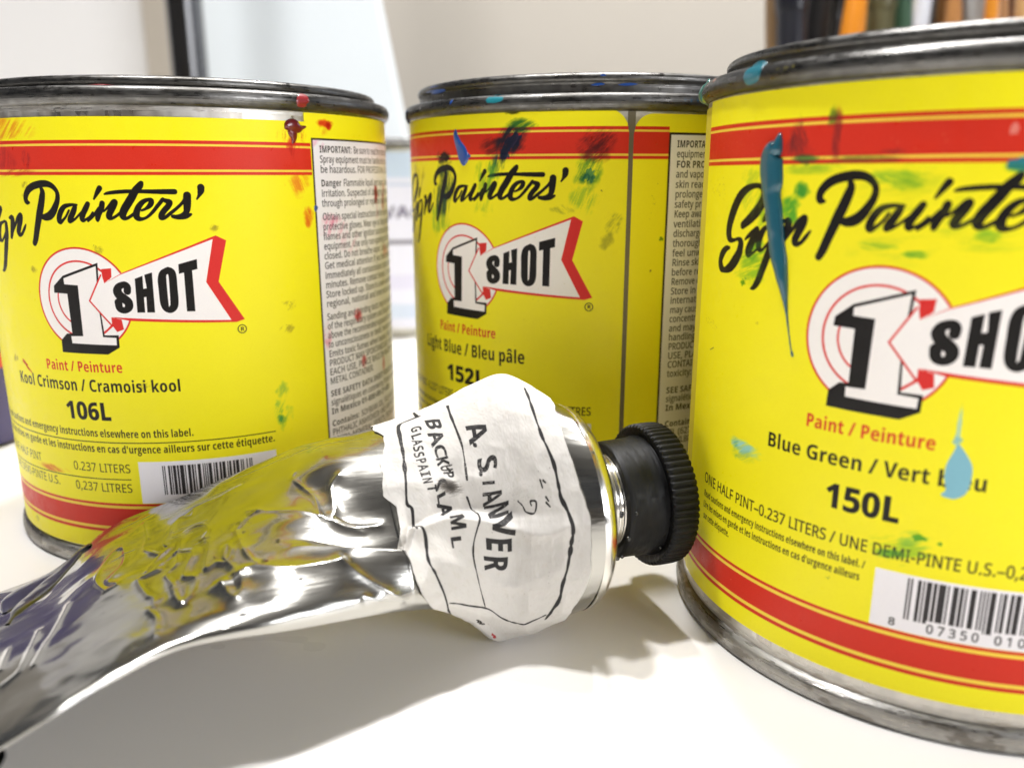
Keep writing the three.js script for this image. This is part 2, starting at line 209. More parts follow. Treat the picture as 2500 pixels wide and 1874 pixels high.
function frontRed() {                                            // left can
  const p = new Print(-44, 36.9, 3.4, 73.45, 22); p.rect(-44, 36.9, 3, 74, YEL); bands(p, -44, 36.9);
  for (const w of WORD) p.brush(w, INK);
  emblem(p);
  p.text('Paint / Peinture', -10.24, 4.1, 34.4, 1.66, RED, true); p.text('Kool Crimson / Cramoisi kool', -18.6, 12.86, 31.1, 1.95, INK, true); p.text('106L', -7.15, 1.25, 26.3, 2.9, INK, true, 0.12);
  p.text('Read cautions and emergency instructions elsewhere on this label.', -28.8, 14.0, 23.4, 1.3, INK, true); p.line([-31, 22.5, 27, 22.5], 0.14, INK);
  p.text("Lire les mises en garde et les instructions en cas d'urgence ailleurs sur cette étiquette.", -29.4, 26.85, 20.72, 1.3, INK, true);
  p.text('ONE HALF PINT', -28.4, -15.44, 17.4, 1.5, INK, false); p.text('0.237 LITERS', -7.3, 3.37, 17.28, 1.5, INK, false); p.line([-29, 15.9, 3.2, 16.1], 0.14, INK);
  p.text('UNE DEMI-PINTE U.S.', -28.6, -11, 13.95, 1.5, INK, false); p.text('0,237 LITRES', -7.43, 3.3, 13.8, 1.5, INK, false);
  p.rect(4.7, 26.87, 11.9, 19.25, '#f6f2f4'); barcode(p, 8.5, 23.2, 13.4, 18.5);
  // paint rubbed on by handling
  p.smear(-12.5, 71.9, 4.6, 1.2, '#e8862a', 1500, 0.34, 0.75, 3, 0.15); p.smear(-13.7, 67.8, 2.6, 1.3, '#b33038', 380, 0.3, 1.3, 2); p.smear(-8.1, 67.4, 0.7, 1.0, '#a83a40', 160, 0.3, 1.3, 1.4); p.smear(-12.5, 65.4, 4, 0.5, '#c84a30', 200, 0.3, 0.4, 1.5);
  p.smear(34.3, 63.6, 1.5, 1.3, '#e8702a', 600, 0.33, 2.0, 1.5); p.smear(33.6, 69.6, 0.8, 1.5, '#d23a1e', 420, 0.4, 1.4, 2.0); p.smear(35.6, 58.2, 0.7, 1.3, '#e2551f', 460, 0.36, 1.9, 1.3);
  p.smear(33.4, 71.3, 2.0, 1.2, '#c82d12', 260, 0.4, 1.5, 1.6);
  p.smear(28.4, 25.8, 1.2, 1.9, '#5fae8f', 560, 0.32, 1.1, 1.3); p.smear(28.7, 29.6, 0.8, 1.2, '#86b978', 240, 0.28, 1.1, 1.2); p.smear(28.2, 24.4, 0.6, 0.6, '#2f8f86', 120, 0.4, 1.1, 0.8);
  p.daub(-15.6, 34.3, 1.7, 0.35, '#c22b1f', 0.85, 0.6, 'multiply', -0.75); p.smear(-12.8, 16.7, 2.4, 0.5, '#d9562c', 180, 0.35, -0.4, 1.2);
  for (const [s, y, r] of [[-9, 63.5, 0.7], [-9.4, 62, 0.5], [2.5, 53.9, 0.7], [-9.9, 50.5, 0.6], [7.3, 32, 0.9], [-19.2, 35.3, 0.8], [-21, 5.6, 0.8], [20, 57, 0.6], [31, 44, 0.9], [30.5, 40, 0.9]]) { p.smear(s, y, r, r * 0.7, '#8a7a3a', 60, 0.25, 0.9, 0.7); p.specks(s, y, r, r, '#6d6030', 6, 0.4, 0.1); }
  p.grain(9); return p;
}
function frontGreen() {                                          // right can
  const p = new Print(-33.8, 44, 3.9, 73.5, 22); p.rect(-34, 45, 3, 75, YEL); bands(p, -34, 45);
  for (const w of WORD) p.brush(w, INK);
  emblem(p);
  p.text('Paint / Peinture', -8.5, 6.02, 34.4, 1.62, RED, true); p.text('Blue Green / Vert bleu', -13.8, 11.5, 30.4, 1.85, INK, true); p.text('150L', -5.14, 3.35, 25.1, 2.95, INK, true, 0.12);
  p.text('ONE HALF PINT–0.237 LITERS / UNE DEMI-PINTE U.S.–0,237 LITRES', -27.06, 24.2, 20.7, 1.5, INK, false, 0.05);
  p.text('Read cautions and emergency instructions elsewhere on this label. /', -26.9, 0.34, 18.55, 0.98, INK, true); p.text("Lire les mises en garde et les instructions en cas d'urgence ailleurs", -26.9, -0.12, 16.85, 0.98, INK, true); p.text('sur cette étiquette.', -26.7, -19.6, 15.15, 0.98, INK, true);
  p.rect(1.5, 24, 11.85, 19.15, '#f6f2f4'); barcode(p, 5.05, 22, 13.5, 18.75); p.rect(7.4, 13.1, 12.4, 13.9, '#f6f2f4'); p.rect(14.3, 20.2, 12.4, 13.9, '#f6f2f4');
  p.text('8', 3.5, 4.3, 12.35, 0.95, INK, false, 0.05); p.text('0 7 3 5 0', 7.5, 12.9, 12.35, 1.1, INK, false, 0.05); p.text('0 1 0 1 5', 14.4, 20, 12.35, 1.1, INK, false, 0.05);
  const G = '#4aa556', T = '#2f8f8f';
  p.smear(-20, 63.6, 1.6, 0.8, '#b6d24a', 300, 0.3, 0.8, 1.2); p.smear(-19.7, 60.4, 1.9, 1.4, '#a9cc46', 600, 0.3, 0.9, 1.4); p.smear(-19.2, 52.6, 2.0, 1.6, '#7cbc44', 1300, 0.33, 0.35, 1.6, 0.15); p.smear(-18.2, 54.6, 1.3, 1.3, '#5fae46', 420, 0.35, 0.4, 1.4); p.daub(-20.4, 50.3, 0.5, 0.35, '#4e9a3a', 0.8, 0.4); p.specks(-19.8, 51, 0.8, 0.3, '#3c8a34', 14, 0.6);
  p.smear(-13.3, 59.8, 1.1, 1.2, '#49a54e', 900, 0.4, 0.7, 1.1); p.smear(-11.8, 61.9, 0.7, 0.75, '#3f9a58', 420, 0.45, 0.9, 0.9); p.smear(-11.4, 64.4, 3.0, 0.45, '#a0c848', 320, 0.3, 0.1, 1.6); p.smear(-17.3, 58.6, 0.9, 0.9, '#8cc246', 240, 0.3, 0.9, 1.2);
  p.specks(-28.9, 61.8, 3.0, 1.6, '#9a8a2a', 40, 0.35, 0.11); p.specks(-28.5, 43.9, 2.4, 0.8, '#b09a30', 30, 0.4, 0.14); p.line([-28, 40, -26.9, 40.5], 0.12, '#6b642a'); p.specks(-17.2, 45.7, 0.4, 0.15, '#a79630', 6, 0.5);
  p.smear(-1.4, 63.7, 1.9, 0.6, '#74b84e', 620, 0.33, -0.35, 2.2, 0.15); p.smear(0.3, 62.9, 1.3, 0.5, '#6ab24e', 260, 0.33, -0.35, 1.8, 0.15); p.smear(-2.2, 56.3, 1.5, 0.35, '#8cc248', 260, 0.3, -0.2, 1.6, 0.15); p.smear(1.7, 55.6, 1.1, 0.28, '#5fae4a', 420, 0.36, -0.1, 1.6, 0.15);
  p.smear(-0.8, 61.5, 3.2, 1.4, '#d3e03c', 700, 0.26, 0.2, 2.2); p.smear(-0.3, 56.6, 3.4, 1.6, '#cfdf3e', 700, 0.26, 0.2, 2.2); p.smear(-9.2, 64.5, 1.8, 0.4, '#a2cc46', 200, 0.3, 0.1, 1.5);
  p.smear(7.9, 57.7, 0.9, 0.5, '#7cbc48', 360, 0.36, 0.1, 1.1); p.smear(7.4, 57.4, 3.6, 0.9, '#c4da3e', 620, 0.28, 0.1, 1.8); p.smear(1.6, 63.6, 1.8, 1.1, '#cfdf3e', 360, 0.26, 0.2, 1.6); p.smear(6.4, 60, 2.4, 1.6, '#c9dd40', 520, 0.26, 0.5, 1.8);
  p.smear(-12.9, 67.6, 0.9, 1.7, '#7b4a52', 520, 0.34, -1.1, 1.4); p.smear(-13.2, 66.9, 1.7, 1.2, '#a3454a', 320, 0.28, 1.2, 1.4); p.smear(-8.0, 68.0, 0.45, 2.2, '#96484a', 480, 0.36, -1.3, 1.8, 0.15); p.smear(-8.7, 70, 0.4, 0.8, '#6f8a3a', 320, 0.4, 1.3, 0.9);
  p.smear(-11.5, 65.6, 1.2, 0.5, '#4d8a5a', 460, 0.4, 0.1, 1.2); p.smear(-6, 65.5, 3.4, 0.35, '#7f8a44', 420, 0.34, 0, 1.6); p.smear(-1.7, 65.8, 1.2, 0.5, '#9a4a48', 160, 0.3, 0, 1.2);
  p.daub(11.0, 65.0, 2.0, 0.75, '#2a7f90', 0.95, 0.3, 'source-over'); p.smear(9.9, 64.5, 1.1, 0.4, '#4aa58a', 200, 0.4, 0, 1.2);
  p.smear(-17.7, 28.9, 2.0, 0.8, '#8fd0dc', 900, 0.4, 0.55, 1.9, 0.12, 'source-over'); p.smear(-17.9, 27.7, 1.6, 0.8, '#b9d6a0', 420, 0.34, 0.55, 1.5, 0.15); p.smear(-19.4, 28.6, 0.5, 1.0, '#77b98a', 160, 0.35, 0.6, 1);
  p.smear(7.9, 37.6, 0.22, 1.9, '#a5d3cf', 300, 0.4, 1.57, 1.2, 0.12, 'source-over'); p.daub(8.0, 35.9, 0.45, 0.5, '#86bfcc', 0.75, 0.5, 'source-over'); p.blob([8.1, 35.6, 8.9, 34.6, 9.7, 33.2, 9.8, 31.5, 9.5, 30, 8.6, 29.2, 7.6, 29.2, 7.1, 29.5, 7.5, 30.1, 7.2, 31.5, 7.25, 33, 7.7, 34.4], '#84bccb');
  p.smear(3.6, 21.8, 2.3, 1.1, '#8cc64a', 560, 0.34, 0.35, 1.8, 0.3); p.smear(2.6, 21.2, 1.3, 0.6, '#6fb34c', 240, 0.36, 0.3, 1.3); p.daub(5.6, 23.8, 0.75, 0.45, '#36a08a', 0.75, 0.5); p.daub(7.7, 23.6, 0.2, 0.18, '#2f8f7a', 0.9, 0.3); p.smear(5.2, 23.6, 1.4, 0.7, '#78c07a', 240, 0.34, 0.3, 1.2);
  p.specks(-3.7, 16, 0.4, 0.3, '#7d8a30', 5, 0.6); p.daub(9.0, 68.2, 0.4, 0.5, '#f1a79b', 0.7, 0.4, 'source-over'); p.specks(2, 67.3, 5, 0.9, '#e06a4e', 12, 0.5, 0.12); p.specks(-24, 66.8, 5, 1.2, '#f0806a', 14, 0.5, 0.1); p.specks(-24, 9.6, 6, 1, '#f08a6a', 16, 0.5, 0.1);  // the pink daub is a glare highlight painted on the red band
  p.grain(9); return p;
}
function frontBlue() {                                           // middle can
  const p = new Print(-40, 28.75, 3.4, 72.75, 22); p.rect(-41, 29, 3, 74, YEL); bands(p, -41, 29);
  for (const w of WORD) p.brush(w, INK);
  emblem(p);
  p.text('Paint / Peinture', -8.6, 6.03, 34.2, 1.75, RED, true); p.text('Light Blue / Bleu pâle', -14.4, 11.8, 30.1, 2.3, INK, true); p.text('152L', -6.56, 3.6, 24.8, 2.95, INK, true, 0.14);
  p.text('ONE HALF PINT–0.237 LITERS / UNE DEMI-PINTE U.S.–0,237 LITRES', -27.06, 23.74, 21.4, 1.5, INK, false, 0.04);
  p.text('Read cautions and emergency instructions elsewhere on this label. /', -26.9, 0.34, 18.9, 0.98, INK, true); p.text("Lire les mises en garde et les instructions en cas d'urgence ailleurs", -26.9, -0.12, 17.2, 0.98, INK, true); p.text('sur cette étiquette.', -26.7, -19.6, 15.5, 0.98, INK, true);
  p.rect(1.5, 23.8, 12.3, 19.9, '#f6f2f4'); barcode(p, 5, 21.5, 13.6, 19.2);
  p.daub(9.6, 68.0, 1.5, 1.0, '#1b2748', 0.85, 0.6, 'source-over', 0.9); p.daub(8.0, 66.4, 0.8, 1.1, '#1f2f52', 0.8, 0.6, 'source-over', 0.2); p.daub(22.6, 62.4, 0.7, 1.1, '#2a7a62', 0.7, 0.6, 'source-over', -0.4);
  p.smear(9.2, 68.2, 2.0, 1.6, '#1d2c4e', 1500, 0.5, 0.9, 2.0, 0.3); p.smear(7.7, 66.6, 1.6, 1.6, '#23365a', 900, 0.48, 1.1, 1.8, 0.3); p.smear(10.6, 70.4, 2.0, 0.9, '#2d6a4e', 760, 0.48, 0.5, 1.9, 0.25); p.smear(5.4, 67.2, 2.2, 1.3, '#5a2a30', 700, 0.34, 0.4, 1.4); p.smear(6.6, 64.4, 0.9, 1.2, '#2c5a78', 300, 0.4, 1.3, 1.4);
  p.daub(-6.2, 65.6, 1.3, 0.85, '#231f2c', 0.9, 0.5); p.smear(-6.2, 65.6, 1.7, 1, '#2a2432', 240, 0.4, 0.4, 0.9); p.smear(-5.6, 61.5, 2.0, 2.6, '#1f3b52', 1500, 0.4, 1.45, 2.4, 0.2); p.smear(-7.4, 57.4, 1.7, 2.6, '#22485e', 1300, 0.42, 1.4, 2.4, 0.2); p.smear(-9.2, 54.5, 1.2, 1.8, '#6fb04a', 460, 0.36, 1.4, 2.0); p.smear(-7, 54.5, 1.8, 1.4, '#8fbe4a', 300, 0.34, 1.4, 1.8);
  p.smear(4.3, 61.9, 1.6, 2.2, '#6fae4c', 800, 0.33, 1.3, 2.0); p.smear(5.6, 63.4, 1.0, 1.2, '#4d9a62', 300, 0.36, 1.3, 1.4); p.smear(3.6, 57.4, 1.6, 1.3, '#b9d24a', 420, 0.3, 1.3, 1.6);
  p.smear(24.2, 67.9, 2.0, 1.9, '#5a2326', 1000, 0.36, 0.8, 1.2, 1.2); p.smear(23.0, 66.6, 1.8, 1.6, '#6a2a2e', 700, 0.34, 0.6, 1.3, 1.2); p.smear(22.3, 63.0, 1.9, 1.8, '#3d8a58', 1100, 0.38, 1.1, 1.8, 0.4); p.smear(22.2, 61.8, 1.0, 0.9, '#24706a', 360, 0.45, 1.1, 1.2); p.smear(21.9, 58.6, 2.0, 1.6, '#8fc04c', 700, 0.32, 1.2, 1.8, 0.5);
  p.smear(26.6, 54.6, 1.1, 1.5, '#a7a83a', 420, 0.34, 0.9, 0.7, 2); p.smear(25.6, 51.8, 0.9, 1.0, '#aaa83a', 200, 0.34, 0.9, 0.7, 2); p.smear(18.2, 56.9, 1.6, 0.5, '#b7b83c', 120, 0.3, -0.7, 0.8); p.specks(24.5, 60, 0.1, 0.1, '#4a4420', 2, 0.8, 0.16);
  p.smear(-17.5, 62.4, 2.6, 1.7, '#8a7c2c', 260, 0.3, 1.3, 2); p.smear(9.4, 72.4, 1.0, 0.2, '#4a4a20', 70, 0.5, 0, 0.8); p.specks(10, 40, 10, 12, '#a59a30', 40, 0.35, 0.1);
  p.grain(9); return p;
}
function backRed() {                                             // warning panel of the left can
  const p = new Print(36, 112, 3.4, 74.9, 17); p.rect(36, 113, 3, 76, YEL); p.rect(37.15, 108, 3, 70.95, '#26201e'); p.rect(37.45, 107.6, 3, 70.65, '#f4f0f2');
  paragraph(p, WARNING, 38.75, 68.7, 1.66, 0.6, 0.013, 72);
  p.smear(38.6, 70, 1.0, 0.8, '#f3b6cc', 160, 0.3, 0.8, 1); p.smear(41, 56.6, 2.6, 1.6, '#ef9ab0', 900, 0.26, 1.2, 1.8); p.smear(40.2, 57.4, 1.4, 0.8, '#e87a98', 260, 0.28, 1.2, 1.5); p.smear(44, 54.5, 2.5, 1.3, '#f4bcc8', 300, 0.26, 1.2, 1.5);
  p.daub(55.3, 61.6, 1.0, 1.5, '#a3232c', 0.9, 0.4); p.smear(55.5, 59.6, 0.4, 1.6, '#b3333a', 160, 0.45, 1.5, 1.6); p.smear(60, 60.6, 1.0, 2.2, '#a8343a', 260, 0.4, 1.4, 1.8); p.smear(60, 50.8, 1.8, 1.0, '#d4707a', 300, 0.35, 1.2, 1.4);
  p.smear(38.2, 37.1, 0.6, 1.8, '#eb8fa4', 420, 0.3, 0.9, 1.3); p.smear(46.4, 40.1, 0.9, 0.9, '#c43a44', 300, 0.4, 0.8, 1.0); p.smear(47.5, 31.3, 0.6, 0.9, '#c43a44', 240, 0.42, 0.9, 1.0); p.smear(55.8, 28.8, 0.25, 1.4, '#cf3b34', 120, 0.45, 1.5, 1.3); p.smear(44.9, 52.6, 1.8, 1.0, '#f4bcc8', 200, 0.26, 1.2, 1.4);
  p.smear(40.3, 73.4, 1.1, 0.5, '#d8341c', 460, 0.42, 0.9, 0.9); p.smear(41.1, 73.1, 0.5, 0.6, '#c32a14', 160, 0.5, 1.2, 0.8); p.smear(39.9, 72.3, 0.7, 0.6, '#eaa22c', 160, 0.3, 1.3, 1);
  p.grain(7); return p;
}
function backBlue() {                                            // warning panel of the middle can
  const p = new Print(29.55, 100, 3.4, 72.1, 17); p.rect(29, 101, 3, 74, YEL); bands(p, 29, 35.6); p.rect(35.6, 96, 3, 69.2, '#26201e'); p.rect(35.95, 95.6, 3, 68.85, '#efebe8');
  paragraph(p, WARNING_B, 37.1, 66.9, 1.62, 1.4, -0.004, 60);
  p.daub(35.0, 52.1, 0.3, 0.35, '#5a8a3a', 0.8, 0.5); p.specks(33.3, 46.8, 0.15, 0.15, '#6a4a20', 3, 0.8, 0.16); p.specks(33, 60, 1.4, 6, '#8a8230', 12, 0.4, 0.1);
  p.grain(7); return p;
}
// ---------- tinplate ----------
const streakMap = dataTex(512, 512, grey((u, v) => 0.5 + 0.35 * noise3(u * 6, v * 90, 1) + 0.25 * noise3(u * 18, v * 170, 5)));
const tinRough = dataTex(1024, 256, grey((u, v) => { const a = u * 2 * Math.PI, x = Math.cos(a), z = Math.sin(a); return 0.40 + 0.20 * fbm(x * 5, v * 6, z * 5, 4) + 0.14 * noise3(x * 22, v * 46, z * 22) + 0.08 * noise3(x * 60, v * 20, z * 60); }));
function tinColor(k, lo, dirt, o) {                               // bare tin with worn and soiled patches
  return dataTex(1024, 256, (u, v) => {
    const a = u * 2 * Math.PI, x = Math.cos(a), z = Math.sin(a), n = fbm(x * 7 + o, v * 3, z * 7, 5), f = fbm(x * 30 + o, v * 9, z * 30, 3), s = smooth(0.02, 0.3, n + 0.45 * f) * dirt;
    const b = k + 0.06 * f; return [lerp(b, lo[0], s), lerp(b * 0.985, lo[1], s), lerp(b * 0.955, lo[2], s)];
  }, true);
}
const BRIGHT = new THREE.MeshPhysicalMaterial({ name: 'tinplate', color: 0xffffff, map: tinColor(0.80, [0.62, 0.59, 0.55], 0.6, 3), metalness: 1, roughness: 1, roughnessMap: tinRough, bumpMap: streakMap, bumpScale: 0.00002 });
const DULL = new THREE.MeshPhysicalMaterial({ name: 'soiled_tinplate', color: 0xffffff, map: tinColor(0.66, [0.40, 0.38, 0.35], 0.6, 11), metalness: 1, roughness: 1, roughnessMap: tinRough, bumpMap: streakMap, bumpScale: 0.00003 });
const RIMMETAL = new THREE.MeshPhysicalMaterial({ name: 'rim_metal', color: 0xffffff, map: tinColor(0.42, [0.32, 0.31, 0.29], 0.5, 23), metalness: 1, roughness: 1, roughnessMap: tinRough, bumpMap: streakMap, bumpScale: 0.000015 });
const CAN_R = 36.5;
const mm = (pts) => pts.map(([r, y]) => new THREE.Vector2(r / 1000, y / 1000));
const curve2 = (pts, n) => { const c = new THREE.CatmullRomCurve3(pts.map(([r, y]) => V3(r, y, 0)), false, 'centripetal'); return c.getPoints(n).map((p) => [p.x, p.y]); };
const RING = curve2([[36.3, 75.0], [36.75, 75.05], [37.25, 75.45], [37.5, 76.2], [37.4, 77.0], [37.0, 77.6], [36.4, 77.85], [35.7, 77.7], [35.2, 77.2], [34.9, 76.3], [34.7, 74.8], [34.4, 73.4]], 36);
const LID = curve2([[34.35, 73.6], [34.4, 75], [34.45, 76.8], [34.5, 77.6], [34.75, 78.0], [34.8, 78.5], [34.5, 79.0], [33.9, 79.25], [33.2, 79.1], [32.8, 78.6], [32.6, 77.6], [32.3, 75.6], [31.6, 75.1], [29, 75.0], [27.5, 75.3], [26.5, 75.25], [12, 75.0], [0.01, 75.0]], 70);
const FOOT = curve2([[36.2, 0.35], [36.7, 0.02], [37.1, 0.12], [37.38, 0.6], [37.42, 1.3], [37.3, 2.1], [37.0, 2.65], [36.6, 2.95], [36.35, 3.05]], 30);
function ringRadius(y) { if (y < 75.05) return 36.5; let best = 36.5; for (let i = 1; i < RING.length; i++) { const [r0, a] = RING[i - 1], [r1, b] = RING[i]; if (b < a) break; if (y >= a && y <= b) best = lerp(r0, r1, (y - a) / Math.max(1e-6, b - a)); } return best; }
let OFF = 0;                                                     // how far this can's labels sit above the usual place (mm)
// a sheet stuck round the can, its corners rounded and its edges with thickness
function sheet(s0, s1, yb, yt, r, round = 0, n = 220, m = 40, th = 0.1) {
  const cut = (s) => { const d = Math.min(s - s0, s1 - s); return d >= round ? 0 : round - Math.sqrt(Math.max(0, round * round - (round - d) ** 2)); };
  const put = (s, y, rr) => { const t = s / CAN_R; return [rr * Math.sin(t) / 1000, (y + OFF) / 1000, rr * Math.cos(t) / 1000, (s - s0) / (s1 - s0), (y - yb) / (yt - yb)]; };
  const face = grid(n, m, (a, b) => { const s = lerp(s0, s1, a), c = cut(s), w = r + 0.03 * noise3(s * 0.25, b * 6, r) * 0.6 + 0.0; return put(s, lerp(yb + c * 0, yt - c, b), w + th); });
  const edge = (f) => grid(n, 1, f);
  const top = edge((a, b) => { const s = lerp(s0, s1, a); return put(s, yt - cut(s), r + th - b * (th + 0.05)); });
  const low = edge((a, b) => { const s = lerp(s0, s1, a); return put(s, yb, r - 0.05 + b * (th + 0.05)); });
  const side = (s, f) => grid(1, 12, (a, b) => put(s, lerp(yb, yt - cut(s), b), f ? r + th - a * (th + 0.05) : r - 0.05 + a * (th + 0.05)));
  return mergeGeometries([face, top, low, side(s0, false), side(s1, true)]);
}
// thick paint that ran or was dabbed: a rounded ribbon lying on the can
function daubGeo(flat, h, rad = () => CAN_R + 0.12, n = 7, k = 10, wob = 0.0) {
  const P = sampleStroke(flat, n), L = P.length - 1;
  return mergeVertices(grid(L, k, (a, b) => {
    const i = Math.round(a * L), [s, y, w] = P[i], q = P[Math.max(0, i - 1)], e = P[Math.min(L, i + 1)], dx = e[0] - q[0], dy = e[1] - q[1], l = Math.hypot(dx, dy) || 1, t = (b - 0.5) * Math.PI;
    const end = Math.sqrt(clamp(Math.min(i, L - i) / Math.min(4, L / 2), 0, 1)), o = Math.sin(t) * w * 0.5 * Math.max(0.04, end), up = Math.cos(t) * h * Math.min(1, w / 1.4) * end * (1 + wob * noise3(s * 0.8, y * 0.8, 2 + b)), ss = s - (dy / l) * o, yy = y + (dx / l) * o, r = rad(yy + OFF) + up - 0.03, th = ss / CAN_R;
    return [r * Math.sin(th) / 1000, (yy + OFF) / 1000, r * Math.cos(th) / 1000, a, b];
  }));
}
const paint = (hex, more = {}) => new THREE.MeshPhysicalMaterial({ color: hex, roughness: 0.28, clearcoat: 0.7, clearcoatRoughness: 0.12, ...more });
const labelRough = dataTex(256, 256, grey((u, v) => 0.40 + 0.10 * noise3(u * 20, v * 20, 4) + 0.06 * noise3(u * 90, v * 90, 8)));
labelRough.repeat.set(4, 3);
const paper = (p) => new THREE.MeshPhysicalMaterial({ name: 'label_print', map: tex(p.c), roughness: 1, roughnessMap: labelRough, specularIntensity: 0.45 });
function makeCan(label, pos, phi, opt) {
  const t = thing('paint_can', label, 'paint can', pos, 'half pint cans of sign paint with yellow labels'); t.rotation.y = phi;
  part('body', new THREE.LatheGeometry(mm([[36.35, 2.6], [36.35, 3.4], [36.45, 4.2], [36.45, 40], [36.45, 74.2], [36.4, 75.2]]), 192), BRIGHT, t);
  part('bottom_rim', new THREE.LatheGeometry(mm(FOOT), 192), DULL, t);
  const bt = new THREE.CircleGeometry(0.0362, 96); bt.rotateX(Math.PI / 2); bt.translate(0, 0.0007, 0); part('base', bt, DULL, t);
  part('top_ring', new THREE.LatheGeometry(mm(RING), 192), RIMMETAL, t);
  const lid = part('lid', new THREE.LatheGeometry(mm(LID), 192), RIMMETAL, t);
  lid.position.y = (opt.lidUp || 0) / 1000; lid.rotation.set(opt.tilt?.[0] || 0, 0, opt.tilt?.[1] || 0);
  OFF = opt.off || 0; opt.build(t); OFF = 0; return t;
}
const LEFT = [-0.061455, 0, -0.16275], MID = [0.015933, 0, -0.173419], RIGHT = [0.06429, 0, -0.116695];

makeCan('left paint can, crimson 106L, with red paint spilled at its label corner', LEFT, -0.13524, {
  lidUp: 0.3, build(t) {
    part('warning_label', sheet(36, 112, 3.4, 74.9, CAN_R, 0), paper(backRed()), t);
    part('back_label', sheet(112.2, 184.8, 3.4, 74.2, CAN_R, 0, 60, 2), plain(YEL, 0.42), t);
    part('front_label', sheet(-44, 36.9, 3.4, 73.45, CAN_R + 0.1, 0), paper(frontRed()), t);
    const red = paint(0x6e0a0e), bright = paint(0x8f1418, { roughness: 0.4 });
    part('paint_drip', mergeGeometries([daubGeo([32.3, 72.2, 0.6, 33.0, 72.6, 1.9, 33.9, 72.65, 2.3, 34.8, 72.4, 1.6, 35.5, 72.5, 0.7, 36.3, 72.7, 0.4], 0.62, () => CAN_R + 0.22, 8, 12, 0.25), daubGeo([33.5, 72.4, 1.7, 33.7, 71.5, 1.6, 33.8, 70.7, 1.0, 33.5, 69.9, 0.5], 0.35, () => CAN_R + 0.22, 8, 10, 0.2)]), red, t, 'glossy dark red run of paint');
    part('paint_spot', daubGeo([34.4, 75.7, 0.6, 35.0, 76.3, 1.9, 35.8, 76.8, 2.0, 36.6, 76.6, 0.8], 0.12, ringRadius, 8, 10, 0.2), bright, t);
    part('paint_spot', daubGeo([3, 77.7, 0.2, 6, 77.75, 0.45, 9, 77.6, 0.2], 0.06, ringRadius), bright, t);
    part('paint_spot', daubGeo([37.2, 59.0, 0.7, 37.3, 59.7, 0.9, 37.25, 60.1, 0.7], 0.18, () => CAN_R + 0.12, 5, 8), paint(0x17489a), t, 'small blue spot of paint');
    for (const [s, y] of [[40.5, 75.9], [43, 76.1], [46, 75.5]]) part('paint_spot', daubGeo([s, y, 0.5, s + 1, y + 0.1, 0.8, s + 1.8, y, 0.4], 0.02, ringRadius, 5, 6), plain(0x6b2a2c, 0.5), t);
    for (const [s, y, l] of [[-9.9, 75.6, 0.9], [-7.6, 75.5, 1.2], [-6.5, 76.6, 0.8], [-5.4, 76.6, 0.9], [-4.6, 75.4, 0.9], [-1.5, 75.8, 0.7], [0.3, 75.5, 0.8]]) part('scratch', daubGeo([s - 0.1, y + l / 2, 0.14, s, y, 0.2, s + 0.12, y - l / 2, 0.14], 0.03, ringRadius, 4, 6), plain(0x15130f, 0.6), t);
  },
});
makeCan('middle paint can, light blue 152L, smeared with dark blue and green paint', MID, -0.70507, {
  off: 2.55, lidUp: 1.9, build(t) {
    part('warning_label', sheet(29.55, 100, 3.4, 72.1, CAN_R, 3.2), paper(backBlue()), t);
    part('back_label', sheet(104, 188, 3.4, 73, CAN_R, 3, 60, 2), plain(YEL, 0.42), t);
    part('front_label', sheet(-40, 28.75, 3.4, 72.75, CAN_R, 3.6), paper(frontBlue()), t);
    part('side_seam', sheet(28.5, 29.8, 2.2, 72.4, CAN_R - 0.06, 0, 6, 2, 0.05), plain('#77705c', 0.5, { metalness: 0.6 }), t);
    const blue = paint(0x1c4fa0), navy = paint(0x16264f), teal = paint(0x1f8390);
    part('paint_drip', daubGeo([-2.73, 70.2, 0.5, -2.75, 69.1, 1.1, -2.0, 67.6, 1.7, -1.3, 66.5, 2.3, -0.85, 65.3, 2.4, -0.9, 64.5, 1.4, -1.0, 64, 0.4], 0.3, () => CAN_R + 0.12, 8, 10, 0.2), blue, t, 'blue run of paint');
    part('paint_spot', daubGeo([-1.2, 66.3, 0.5, 0, 65.7, 1.0, 0.9, 65.6, 0.4], 0.25, () => CAN_R + 0.12, 6, 8), blue, t);
    part('paint_spot', daubGeo([4.2, 74.5, 1.1, 6.4, 74.6, 1.5, 8.4, 74.7, 1.2], 0.05, ringRadius, 8, 8, 0.2), teal, t, 'teal daub on the ring');
    part('paint_spot', daubGeo([-3.4, 74.8, 0.8, -3, 74.7, 1.2, -2.6, 74.5, 0.8], 0.05, ringRadius, 6, 8), blue, t);
    part('paint_drip', daubGeo([-20.6, 74.6, 1.2, -21.2, 73.6, 1.2, -22, 72.5, 0.9, -22.4, 71.9, 0.3], 0.9, () => CAN_R + 0.5, 7, 10), navy, t, 'dark blue drop hanging from the ring');
    part('paint_spot', daubGeo([36, 74.3, 1.2, 40, 74.2, 1.5, 46, 74.2, 1.2], 0.03, ringRadius, 8, 8), paint(0x24597a, { roughness: 0.35 }), t);
    const lidR = (y) => 34.78;
    for (const [s, y, w, l] of [[23.8, 80.4, 0.8, 1.2], [-18, 80.2, 0.9, 9], [-14, 79.6, 0.7, 6], [22.4, 79.2, 0.4, 2.4], [27, 79.2, 0.4, 3.4]]) part('paint_spot', daubGeo([s, y - 2.65, w * 0.5, s + l / 2, y - 2.55, w, s + l, y - 2.5, w * 0.5], 0.05, lidR, 8, 8, 0.2), blue, t);
  },
});
